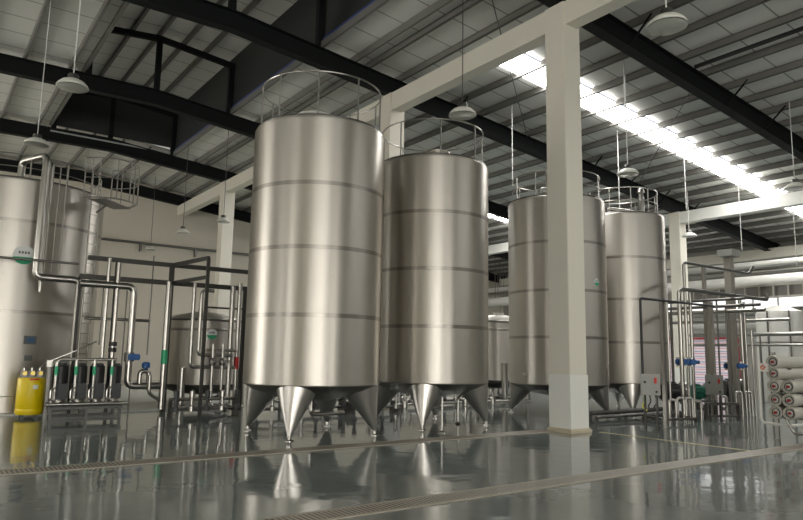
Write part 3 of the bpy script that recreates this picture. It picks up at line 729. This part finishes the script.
pv = L(146, 366); under('actuator', MB().lathe(pv, [(0, -.16), (.05, -.16), (.05, -.05), (.10, -.04), (.10, .07), (.05, .1), (0, .1)], 16), BLUE, big, True, 'blue valve actuator')
gz = chain([(161, 405), (161, 290)])
rp = thing('riser_pipe', 'fat vertical pipe with a green band beside the pipe rack post', 'pipe', (gz[0].x, YP, 0), 'steel pipes at the left')
under('pipe', MB().tube([(gz[0].x, YP, .1), (gz[0].x, YP, zl)], .075, 14), PIPE, rp, True)
zt2 = L(165, 350).z; under('tape', MB().tube([(gz[0].x, YP, zt2-.35), (gz[0].x, YP, zt2)], .079, 14), GREEN, rp, True, 'green tape band')
under('foot_bend', MB().tube(smooth_path([(gz[0].x, YP, .3), (gz[0].x-.35, YP-.1, .5), (gz[0].x-.35, YP-.1, .95)], .1), .045, 10), PIPE, rp, True)
pipe(chain([(195, 283), (195, 367), (236, 371)], 17.2), .05, 'steel pipe dropping past the low tank and turning right, outer one')
pipe(chain([(214, 291), (202, 291), (202, 355), (232, 358)], 17.1), .05, 'steel pipe dropping past the low tank and turning right, inner one')
vp = thing('riser_pipe', 'steel pipe with a red band beside the biggest tank', 'pipe', (L(238, 330).x, 17.2, 0), 'steel pipes at the left')
X = L(238, 330, 17.2).x
under('pipe', MB().tube([(X, 17.2, .1), (X, 17.2, zl+.1)], .06, 12), PIPE, vp, True)
under('tape', MB().tube([(X, 17.2, L(238, 369, 17.2).z), (X, 17.2, L(238, 357, 17.2).z)], .065, 12), RED, vp, True, 'red tape band')
X = L(231, 330, 17.2).x; pipe([(X, 17.2, .1), (X, 17.2, zl)], .07, 'fat vertical pipe left of the red-banded pipe', PIPE)
rb('brace', (aty(206, 308, YR).x, YR, aty(220, 308, YR).z), (XE, YR, aty(220, 308, YR).z), .05, .05)
for k, (x, l) in enumerate(((212, 'left'), (222, 'right'))):
    X = L(x, 370, 16.9).x
    v = thing('valve_stand', 'small upright valve pipe before the low tank, %s of two' % l, 'valve', (X, 16.9, 0), 'upright valve pipes')
    under('pipe', MB().tube(smooth_path([(X+.18, 16.8, .06), (X, 16.9, .25), (X, 16.9, 1.25), (X, 16.9, 1.75)], .1), .04, 10), PIPE, v, True)
    under('valve_body', MB().lathe((X, 16.9, 1.2), [(0, 0), (.07, 0), (.09, .06), (.09, .14), (.05, .2), (0, .2)], 16), PIPED, v, True)
    under('handle', MB().bar((X-.02, 16.82, 1.3), (X+.2, 16.82, 1.3), .03, .03), PIPE, v)
    under('foot', MB().tube(smooth_path([(X+.05, 16.8, .2), (X+.25, 16.7, .12), (X+.35, 16.7, .06)], .08), .06, 10), PIPED, v, True)
pipe(chain([(206, 350), (236, 353)], 16.95), .035, 'short level steel pipe joining the upright valve pipes')
for k, (x, y0, y1) in enumerate(((121, 290, 372), (147, 255, 355), (99, 285, 345), (128, 312, 412))):
    X = L(x, y1, 18.6 if k < 3 else 17.7).x; Yk = 18.6 if k < 3 else 17.7
    pipe([(X, Yk, L(x, y1, Yk).z), (X, Yk, L(x, y0, Yk).z)], .018, ['thin conduit right of the pump skid, upper one', 'thin conduit dropping to the blue valve', 'thin conduit above the third pump', 'thin conduit beside the fat pipe bend, reaching the floor'][k], PIPED, group='thin conduits at the left')
rp = thing('riser_pipe', 'steel riser pipe with flanges over the fourth pump', 'pipe', (L(116, 400, 17.3).x, 17.3, 0), 'steel pipes at the left')
X = L(114, 330, 17.3).x
under('pipe', MB().tube([(X, 17.3, .25), (X, 17.3, zu-.1)], .055, 12), PIPE, rp, True)
for y in (350, 344, 362): under('flange', MB().tube([(X, 17.3, L(114, y, 17.3).z-.05), (X, 17.3, L(114, y, 17.3).z+.05)], .095, 14), BLACK, rp, True)
pipe([(L(107, 300).x, 17.35, 1.3), (L(107, 300).x, 17.35, zu)], .045, 'steel riser pipe left of the flanged riser over the pumps')
pipe(chain([(84, 318), (150, 322)], 18.7), .04, 'level steel pipe crossing behind the pump risers')
pipe(chain([(79, 264), (20, 258), (-20, 254)], 17.66), .03, 'thin level pipe crossing the left tank at the logo', PIPED)

# low pipework between and behind the tanks
for k, (xa_, ya_, xb_, yb_, Y_, r_) in enumerate([(280, 398, 330, 400, 17.0, .05), (395, 398, 500, 400, 16.8, .05), (395, 404, 500, 405, 16.0, .04), (590, 409, 660, 413, 11.3, .06), (596, 414, 668, 418, 10.6, .04)]):
    a = aty(xa_, ya_, Y_); b = aty(xb_, yb_, Y_)
    z_ = (a.z+b.z)/2
    run = thing('low_pipe_run', ['low steel pipe run seen under the biggest tank', 'low steel pipe run seen under the second tall tank, farther one', 'low steel pipe run seen under the second tall tank, nearer one', 'low dark pipe run right of the foreground column, farther one', 'low dark pipe run right of the foreground column, nearer one'][k], 'pipe', (a.x, Y_, 0), 'low pipe runs near the floor')
    z_ = max(z_, .12)
    under('pipe', MB().tube([(a.x, Y_, z_), (b.x+.6, Y_, z_)], r_, 10), PIPE if k < 3 else PIPED, run, True)
    n_ = max(2, int((b.x-a.x)/1.0))
    for i in range(n_+1):
        X = a.x+(b.x+.5-a.x)*i/n_
        under('support', MB().box((X-.025, Y_-.05, 0), (X+.025, Y_+.05, z_)), PIPED, run)
        if k < 3 and i < n_:
            under('valve', MB().lathe((X+.35, Y_, z_), [(0, -.1), (.1, -.1), (.1, .1), (.04, .14), (.04, .3), (.09, .32), (0, .34)], 14), PIPE, run, True)
for k, (x0, x1, Y_, zs_) in enumerate([(6.9, 9.6, 15.6, (.16, .34, .52)), (11.9, 15.6, 16.45, (.16, .36, .56)), (5.0, 6.7, 15.9, (.2, .42)), (9.5, 11.05, 15.2, (.14, .3))]):
    run = thing('valve_manifold', ['low valve manifold of stacked pipes behind the biggest tank', 'low valve manifold of stacked pipes seen between the second tank and the column', 'low valve manifold of stacked pipes at the far left under the biggest tank', 'low valve manifold of stacked pipes behind the second tall tank'][k], 'manifold', ((x0+x1)/2, Y_, 0), 'low valve manifolds behind the tanks')
    for i, z_ in enumerate(zs_): under('pipe', MB().tube([(x0, Y_+.12*i, z_), (x1, Y_+.12*i, z_)], .04, 10), PIPED if i != 1 else PIPE, run, True)
    n_ = int((x1-x0)/.42)
    for i in range(n_+1):
        X = x0+.1+(x1-x0-.2)*i/n_
        under('valve', MB().lathe((X, Y_-.03, zs_[0]), [(0, -.06), (.07, -.05), (.07, .06), (.035, .09), (.035, .25), (.065, .27), (.065, .42), (0, .45)], 12), PIPE if i % 2 else DGREY, run, True)
    for X in (x0+.05, x1-.05): under('support', MB().box((X-.04, Y_-.1, 0), (X+.04, Y_+.3, .1)).box((X-.025, Y_-.02, .1), (X+.025, Y_+.28, zs_[-1])), PIPED, run)
q = atz(442, 433.5, 0)
sp_ = thing('drain_standpipe', 'thin upright pipe standing under the second tall tank', 'pipe', (q.x, q.y, 0))
under('pipe', MB().tube([(q.x, q.y, .02), (q.x, q.y, .72)], .02, 10), PIPE, sp_, True)
under('base', MB().lathe((q.x, q.y, 0), [(0, 0), (.09, 0), (.08, .03), (.03, .06), (.03, .2), (0, .2)], 16), PIPE, sp_, True)
q = atz(458, 424, 0)
sp_ = thing('drain_standpipe', 'short hooked pipe standing behind the thin upright pipe', 'pipe', (q.x, q.y, 0))
under('pipe', MB().tube(smooth_path([(q.x, q.y, .02), (q.x, q.y, .62), (q.x+.5, q.y+.1, .75)], .1), .025, 10), PIPE, sp_, True)
under('base', MB().lathe((q.x, q.y, 0), [(0, 0), (.08, 0), (.03, .05), (0, .05)], 16), PIPE, sp_, True)

# ------------------------------------------------------------------ right-hand side: control boxes
def control_box(x0, x1, y0, y1, fx, fy, label):
    q = atz(fx, fy, 0); zt = over((x0+x1)/2, y0, q).z; zb = over((x0+x1)/2, y1, q).z; w = (x1-x0)*math.hypot(q.x, q.y)/F*.86
    t = thing('control_box', label, 'control box', (q.x, q.y, 0), 'grey control boxes')
    d = Vector((-q.x, -q.y, 0)).normalized(); s = Vector((-d.y, d.x, 0)); s = -s if s.dot(rgt) < 0 else s
    c = Vector((q.x, q.y, (zt+zb)/2))
    under('case', MB().bar(c-s*w/2, c+s*w/2, .2, zt-zb), BOXG, t, bevel=.008)
    under('door', MB().bar(c-s*(w/2-.02)+d*.105, c+s*(w/2-.02)+d*.105, .012, zt-zb-.04), BOXG, t)
    p = c+s*w*.26+d*.125+Vector((0, 0, .2*(zt-zb))); under('switch', MB().bar(p-Vector((0, 0, .06)), p+Vector((0, 0, .06)), .05, .04, d), RED, t, label='red switch')
    p = c-s*w*.27+d*.12+Vector((0, 0, .12*(zt-zb))); under('knob', MB().lathe(p, [(0, 0), (.028, 0), (.028, .02), (0, .025)], 14, axis=d), BLACK, t)
    p = c+s*w*.3+d*.12-Vector((0, 0, .33*(zt-zb))); under('knob', MB().lathe(p, [(0, 0), (.025, 0), (.025, .02), (0, .025)], 14, axis=d), BLACK, t)
    for k in (-1, 1):
        lg = c+s*k*w*.3; under('leg', MB().box((lg.x-.02, lg.y-.02, 0), (lg.x+.02, lg.y+.02, zb)), PIPED, t)
        under('foot', MB().box((lg.x-.06, lg.y-.06, 0), (lg.x+.06, lg.y+.06, .012)), PIPED, t)
    return t, c, s, d, w, zb, zt, q
t, c, s, d, w, zb, zt, q = control_box(642, 662, 374, 395, 652, 432, 'grey control box on legs in front of the farthest tall tank')
for k in range(3):
    p = c+s*(-.12+.1*k)*1.2; p.z = zb
    tag(MB().tube(smooth_path([p, p-Vector((0, 0, .12+.03*k))+s*.03, p-Vector((0, 0, .25))-s*.05, p-Vector((0, 0, .34))+s*.06], .08), .014, 8).build('hanging_cable', CABLE if k == 0 else BLACK, None, True),
        ['yellow cable hanging under the control box by the tank', 'black cable hanging beside the yellow cable under the control box', 'black cable on the right under the control box by the tank'][k], 'cable', 'cables under the control box')
cq = q
kq = c+s*-.15-d*.12
bp0 = Vector((kq.x, kq.y, zt-.02)); ztop_b = over(645, 298, kq).z
e1 = aty(700, 298, kq.y)
tag(MB().tube(smooth_path([bp0, (kq.x, kq.y, ztop_b), (kq.x+3.2, kq.y+.05, ztop_b)], .06), .028, 10).build('cable_conduit', BLACK, None, True), 'black conduit rising from the control box and turning right', 'pipe')
t, c, s, d, w, zb, zt, q2_ = control_box(708, 725, 375, 395, 716, 420, 'grey control box on a stand before the striped door')

# right pipe rack
def vert(x, ytop, fx, fy, r, label, m=PIPE, zb=0.0, square=False, group='upright pipes at the right', name='upright_pipe'):
    fx = x+(x-483)*(fy-345)/4700
    q = atz(fx, fy, 0); z = over(x, ytop, q).z; z = max(z, zb+.2)
    mb = MB()
    if square: mb.box((q.x-r, q.y-r, 0), (q.x+r, q.y+r, z))
    else: mb.tube([(q.x, q.y, zb), (q.x, q.y, z)], r, 12)
    return tag(mb.build(name, m, None, not square), label, 'post' if square else 'pipe', group), q, z
vert(663, 300, 663, 428, .04, 'square steel post beside the control box, nearest of the right rack', PIPE, square=True, group=None, name='rack_post')
vert(668.5, 300, 668.5, 420, .03, 'thin upright pipe just right of the nearest rack post')
_, q, z = vert(681, 292, 681, 419, .055, 'upright steel pipe left of the blue valves')
x1_ = aty(767, 297, q.y)
tag(MB().tube(smooth_path([(q.x, q.y, z-.3), (q.x, q.y, z+.02), (q.x+.25, q.y, z+.1), (x1_.x, q.y, z+.1), (x1_.x, q.y, z+.32)], .14), .055, 12).build('steel_pipe', PIPED, None, True), 'dark level pipe with an upturned end, lower of the right pair', 'pipe', 'level pipes at the right')
_, q, z = vert(687, 264, 687, 418, .045, 'tallest upright steel pipe at the blue valves')
x1_ = aty(749, 279, q.y)
tag(MB().tube(smooth_path([(q.x, q.y, z-.3), (q.x, q.y, z+.05), (x1_.x, q.y, z+.05), (x1_.x+.3, q.y, z+.3)], .14), .04, 12).build('steel_pipe', PIPED, None, True), 'dark level pipe with an upturned end, upper of the right pair', 'pipe', 'level pipes at the right')
vert(692, 290, 692, 417, .045, 'upright steel pipe right of the blue valves')
vert(712, 302, 712, 414, .06, 'square post behind the second control box', POSTM, square=True, group=None, name='rack_post')
vert(707, 266, 707, 411, .05, 'tall thin square post behind the second control box', POSTM, square=True, group=None, name='rack_post')
_, q, z = vert(733, 257, 733, 411, .11, 'thick square steel post with a box on top, right of centre rack', POSTM, square=True, group=None, name='rack_post')
tag(MB().box((q.x-.32, q.y-.28, z), (q.x+.22, q.y+.2, z+.22)).build('junction_box', BOXG), 'pale box on top of the thick square steel post', 'box')
vert(729.5, 300, 729.5, 410, .05, 'upright pipe left of the thick square post')
vert(742, 296, 742, 412, .055, 'upright pipe right of the thick square post')
vert(746, 302, 746, 411, .04, 'slim upright pipe, rightmost at the thick square post')
vert(752, 330, 752, 416, .03, 'thin upright pipe between the rack and the pressure vessels')
# blue valves
for k, (x, y, fx, fy, n_) in enumerate(((690, 362, 688, 418, 3), (730.5, 366, 729.5, 410, 1), (744, 366, 743, 412, 1))):
    q = atz(fx, fy, 0); p = over(x, y, q); d = Vector((-q.x, -q.y, 0)).normalized()
    v = thing('blue_valve', ['long blue valve actuator bank on three upright pipes at the right', 'blue valve actuator left of the thick square post', 'blue valve actuator right of the thick square post'][k], 'valve', p, 'blue valves at the right')
    s = Vector((rgt.x, rgt.y, 0)).normalized()
    for i in range(n_):
        c = p+s*(i-(n_-1)/2)*.17+d*.12
        under('actuator', MB().bar(c-s*.1, c+s*.1, .14, .15), BLUE, v, bevel=.02)
        under('valve_body', MB().tube([c-d*.12-Vector((0, 0, .12)), c-d*.12+Vector((0, 0, .12))], .085, 14), PIPE, v, True)
    e = p+s*((n_-1)/2*.17+.1)+d*.12; under('end_cap', MB().lathe(e, [(0, 0), (.05, 0), (.05, .1), (0, .11)], 14, axis=s), BLUE, v, True)
# pumps and motors at the right
def hpump(fx, fy, ymid, label, m, ln=.5, r=.14, mount=.2):
    q = atz(fx, fy, 0); s = Vector((rgt.x, rgt.y, 0)).normalized(); z = over(fx, ymid, q).z
    t = thing('motor_pump', label, 'pump', (q.x, q.y, 0), 'motor pumps at the right')
    c = Vector((q.x, q.y, z))
    under('motor', MB().lathe(c-s*ln/2, [(0, 0), (r*.85, 0), (r, .04), (r, ln-.1), (r*.8, ln), (0, ln)], 20, axis=s), m, t, True)
    fins = MB()
    for k in range(12):
        a = 2*PI*k/12; o_ = Vector((0, 0, 1))*math.cos(a)*r*1.05 + s.cross(Vector((0, 0, 1)))*math.sin(a)*r*1.05
        fins.bar(c-s*(ln/2-.06)+o_, c+s*(ln/2-.10)+o_, .012, .03)
    under('fin', fins, m, t)
    under('volute', MB().lathe(c+s*ln/2, [(0, 0), (r*.7, 0), (r*1.15, .05), (r*1.15, .13), (r*.4, .17), (0, .17)], 20, axis=s), PIPE, t, True)
    under('base', MB().box((q.x-.2, q.y-.2, 0), (q.x+.2, q.y+.2, .05)), PIPED, t)
    under('pedestal', MB().box((q.x-.06, q.y-.06, .05), (q.x+.06, q.y+.06, z-r*.8)), PIPED, t)
hpump(672, 414, 393, 'black motor pump low behind the nearest rack post', BLACK, .5, .29)
hpump(698, 409, 392, 'green motor pump low in front of the striped door', MOTORG, .38, .24)
hpump(731, 409, 388, 'black motor pump under the blue valves at the thick post', BLACK, .42, .27)
# low pipe bends of the right skid
for k, (x, y0) in enumerate(((670, 400), (678, 398), (686.5, 398), (695, 401), (721, 396), (737, 392), (747, 392))):
    q = atz(x, 421 if k < 4 else 416, 0); z = over(x, y0, q).z
    s = Vector((rgt.x, rgt.y, 0)).normalized()
    o = MB().tube(smooth_path([q, q+Vector((0, 0, z)), q+Vector((0, 0, z))+s*.17, q+s*.17], .08), .04, 10).build('pipe_bend', PIPE, None, True)
    tag(o, ['low U-shaped pipe bend right of the control box, leftmost', 'low U-shaped pipe bend, second right of the control box', 'low U-shaped pipe bend under the blue valve bank', 'low U-shaped pipe bend left of the green motor', 'low U-shaped pipe bend right of the second control box', 'low U-shaped pipe bend under the thick square post', 'low U-shaped pipe bend, rightmost of the right skid'][k], 'pipe', 'low pipe bends of the right skid')
a, b = atz(664, 424, 0), atz(696, 423, 0)
o = thing('pump_skid', 'low dark base frame right of the first control box', 'skid', (a.x, a.y, 0), 'base frames at the right')
for z_ in (.1,): under('frame', MB().bar(a+Vector((0, 0, z_)), b+Vector((0, 0, z_)), .08, .06).bar(a+Vector((.5, .9, z_)), b+Vector((.5, .9, z_)), .08, .06).bar(a+Vector((0, 0, z_)), a+Vector((.5, .9, z_)), .08, .06).bar(b+Vector((0, 0, z_)), b+Vector((.5, .9, z_)), .08, .06), PIPED, o)
for p in (a, b, a+Vector((.5, .9, 0)), b+Vector((.5, .9, 0))): under('leg', MB().box((p.x-.04, p.y-.04, 0), (p.x+.04, p.y+.04, .08)), PIPED, o)
a, b = atz(706, 420, 0), atz(739, 420, 0)
o = thing('pump_skid', 'low dark base frame under the second control box', 'skid', (a.x, a.y, 0), 'base frames at the right')
under('frame', MB().bar(a+Vector((0, 0, .42)), b+Vector((0, 0, .42)), .08, .07).bar(a+Vector((0, 0, .1)), b+Vector((0, 0, .1)), .08, .06).bar(a+Vector((.5, .9, .42)), b+Vector((.5, .9, .42)), .08, .06), PIPED, o)
for p in (a, b, a+Vector((.5, .9, 0)), b+Vector((.5, .9, 0))): under('leg', MB().box((p.x-.04, p.y-.04, 0), (p.x+.04, p.y+.04, .4)), PIPED, o)

# level pipes of the right rack (running from front to back and along)
for k, (x0, y0, x1, y1, X, r_, m_) in enumerate([(668, 311, 760, 302, 20.0, .05, PIPED), (668, 317, 765, 306, 20.6, .06, PIPE), (668, 325, 790, 317, 22, .05, PIPE), (668, 302, 745, 299, 19.6, .045, PIPED), (690, 336, 803, 333, 24, .07, PIPE), (690, 346, 803, 344, 25, .05, PIPE)]):
    a = atx(x0, y0, X); b = atx(x1, y1, X); z_ = (a.z+b.z)/2
    lp_ = tag(MB().tube([(X, a.y, z_), (X, b.y, z_)], r_, 10).build('steel_pipe', m_, None, True), 'level steel pipe crossing the right rack, %s of six counted from the near side' % ORD[[1, 2, 3, 0, 4, 5][k]], 'pipe', 'level pipes crossing the right rack')
    for y_ in (a.y-.1, (a.y*.35+b.y*.65)): under('support', MB().tube([(X, y_, 0), (X, y_, z_)], .028, 8), PIPED, lp_, True)

# pipe bridge near the right wall
def bridge(x0, y0, x1, y1, X, r_, m_, label, box=None, name='bridge_pipe', cat='pipe'):
    a = atx(x0, y0, X); b = atx(x1, y1, X); z_ = (a.z+b.z)/2
    A = Vector((X, min(a.y+14, YB-.2), z_)); B = Vector((X, b.y-6, z_)); mb = MB()
    if box: mb.bar(A, B, box[0], box[1])
    else: mb.tube([A, B], r_, 14)
    o = tag(mb.build(name, m_, None, not box), label, cat, 'pipes of the right pipe bridge')
    y_ = A.y-1
    while y_ > B.y and not box:
        under('hanger', MB().tube([(X, y_, z_), (X, y_, zdeck(X))], .018, 6), PIPED, o); y_ -= 6.88
    return o
bridge(668, 267, 803, 247, 35.9, .3, CREAM, 'pale eaves beam under the roof edge at the right wall', (.4, .5), 'eaves_beam', 'beam')
bridge(668, 275, 803, 258, 33.0, .16, BWHITE, 'bright white pipe just under the eaves beam at the right')
bridge(668, 281, 803, 265, 32.6, .12, PIPE, 'steel pipe second under the eaves beam at the right')
bridge(668, 292, 803, 275, 32.0, .30, BWHITE, 'thick white lagged pipe across the right wall')
bridge(668, 318, 803, 308, 33.5, .2, PIPE, 'steel pipe below the cable tray at the right wall')
bridge(668, 330, 803, 322, 34.3, .14, BWHITE, 'white pipe low on the right wall, above the striped door')
ct = thing('cable_tray', 'long louvred cable tray hung across the right wall', 'tray', atx(735, 298, 31.5))
a = atx(738, 296, 31.5); b = atx(803, 286, 31.5); zc = (a.z+b.z)/2
under('side_rail', MB().box((31.5, b.y-5, zc-.30), (31.55, a.y+4, zc-.22)), PIPE, ct); under('side_rail', MB().box((31.5, b.y-5, zc+.24), (31.55, a.y+4, zc+.32)), PIPE, ct)
under('tray_back', MB().box((31.7, b.y-5, zc-.3), (31.72, a.y+4, zc+.3)), PIPED, ct)
for k in range(18):
    y = b.y-4.5+(a.y+8-b.y)*k/17; under('rung', MB().box((31.48, y-.03, zc-.24), (31.54, y+.03, zc+.26)), PIPE, ct)

# pale tank at the far right and membrane pressure vessels
pt = thing('pale_tank', 'pale round tank far back at the right, behind the pressure vessels', 'tank', (TF[0], TF[1], 0))
under('shell', MB().lathe((TF[0], TF[1], 0), [(0, 0), (.82, 0), (.85, .05), (.85, 3.4), (.8, 3.5), (.3, 3.72), (0, 3.75)], 48), WPIPE, pt, True)
for z_ in (1.2, 2.3): under('hoop', MB().ring((TF[0], TF[1], z_), .86, .02, n=48), PIPED, pt, True)
for k, s_ in enumerate((-.5, .35)):
    a = math.atan2(-TF[1], -TF[0])+s_; p = (TF[0]+.9*math.cos(a), TF[1]+.9*math.sin(a)); under('side_pipe', MB().tube([(p[0], p[1], .05), (p[0], p[1], 3.5)], .03, 8), PIPED, pt, True)
XM = 13.9
def mem(x, y): return atx(x, y, XM)
ends = [(772.5, 362), (773, 373.5), (773.5, 386.5), (787.5, 386.5), (774, 400), (788.5, 400), (775.5, 413), (789.5, 413)]
def rc(i):
    rows = ['top', 'second', 'third', 'fourth', 'bottom']; r_ = [0, 1, 2, 2, 3, 3, 4, 4][i]; c_ = ['', '', 'left', 'right', 'left', 'right', 'left', 'right'][i]
    return rows[r_], c_
pm = [mem(*e) for e in ends]
yl = sum(pm[i].y for i in (0, 1, 2, 4, 6))/5; yr_ = sum(pm[i].y for i in (3, 5, 7))/3
zr = [pm[0].z, pm[1].z, (pm[2].z+pm[3].z)/2, (pm[4].z+pm[5].z)/2, (pm[6].z+pm[7].z)/2]
for i in range(8):
    r_ = [0, 1, 2, 2, 3, 3, 4, 4][i]; y = yl if i in (0, 1, 2, 4, 6) else yr_; z = zr[r_]; R = .128
    row, cc = rc(i)
    t = thing('pressure_vessel', ('cream pressure vessel tube, %s row of the rack at the right edge' % row) if not cc else 'cream pressure vessel tube, %s row on the %s, at the right edge' % (row, cc), 'vessel', (XM, y, z-R), 'pressure vessels at the right edge')
    under('tube', MB().tube([(XM+.06, y, z), (XM+3.6, y, z)], R*.9, 24), VESSEL, t, True)
    under('end_ring', MB().lathe((XM+.26, y, z), [(0, 0), (R, 0), (R, .26), (R*.88, .27), (R*.8, .22), (0, .22)], 28, axis=(-1, 0, 0)), VESSEL, t, True)
    cp = under('end_cap', MB().lathe((XM+.06, y, z), [(0, 0), (R*.78, 0), (R*.78, .015), (R*.45, .03), (0, .03)], 24, axis=(-1, 0, 0)), LAMPC, t, True)
    under('port', MB().lathe((XM+.03, y, z), [(0, 0), (R*.22, 0), (R*.22, .05), (0, .055)], 16, axis=(-1, 0, 0)), REDD, cp, True, 'dark red port plug')
    under('retaining_ring', MB().lathe((XM+.045, y, z), [(R*.5, 0), (R*.62, 0), (R*.62, .02), (R*.5, .02), (R*.5, 0)], 24, axis=(-1, 0, 0)), DGREY, cp, True)
vr = thing('vessel_rack', 'steel rack frame holding the pressure vessels at the right edge', 'rack', (XM+1, (yl+yr_)/2, 0))
ym0, ym1 = min(yl, yr_)-.2, max(yl, yr_)+.2
for X in (XM+.5, XM+3.2):
    for y in (ym0, ym1): under('post', MB().box((X-.03, y-.03, 0), (X+.03, y+.03, zr[0]+.2 if y == ym1 else zr[2]+.18)), PIPE, vr)
    for z in zr: under('saddle', MB().box((X-.02, ym0, z-.15), (X+.02, ym1, z-.118)) if z <= zr[2]+.01 else MB().box((X-.02, (yl+yr_)/2, z-.15), (X+.02, ym1, z-.118)), PIPED, vr)
# white feed pipe beside them
a = mem(762, 352); yy = yl+.26
zlow = zr[4]-.22
tag(MB().tube(smooth_path([(XM-.05, yy, zr[0]+.28), (XM-.05, yy, zlow), (XM-.05, yr_-.1, zlow), (XM+3, yr_-.1, zlow-.02)], .12), .028, 12).build('feed_pipe', WPIPE, None, True), 'white feed pipe curving around the pressure vessels', 'pipe')
tag(MB().tube(smooth_path([(XM-.1, yr_+.02, zlow+.12), (XM-.1, yr_-.12, zlow-.16), (XM+3, yr_-.2, zlow-.18)], .1), .028, 12).build('feed_pipe', PIPE, None, True), 'lower steel feed pipe near the floor under the pressure vessels', 'pipe')
sg = thing('warning_sign', 'small white and red sign beside the pressure vessels', 'sign', (XM-.02, yl+.17, zr[0]-.12))
p = Vector((XM-.03, yl+.17, zr[0]-.11))
under('plate', MB().bar(p-Vector((0, .10, 0)), p+Vector((0, .10, 0)), .012, .17), SIGN, sg)
under('mark', MB().lathe(p-Vector((.008, 0, 0)), [(.03, 0), (.06, 0), (.06, .004), (.03, .004), (.03, 0)], 4, axis=(-1, 0, 0)), mat('sign_orange', (.75, .16, .06), .5), sg)

# ------------------------------------------------------------------ light
wd = bpy.data.worlds.new('world'); SC.world = wd; wd.use_nodes = True
wd.node_tree.nodes['Background'].inputs[0].default_value = (.85, .9, 1, 1); wd.node_tree.nodes['Background'].inputs[1].default_value = .6

SC.view_settings.view_transform = 'Standard'; SC.view_settings.look = 'None'; SC.view_settings.gamma = 1
SC.view_settings.use_curve_mapping = False; SC.view_settings.exposure = 0.42
SC.cycles.max_bounces = 8; SC.cycles.diffuse_bounces = 4; SC.cycles.glossy_bounces = 5
SC.cycles.sample_clamp_indirect = 8
SC.cycles.caustics_reflective = False
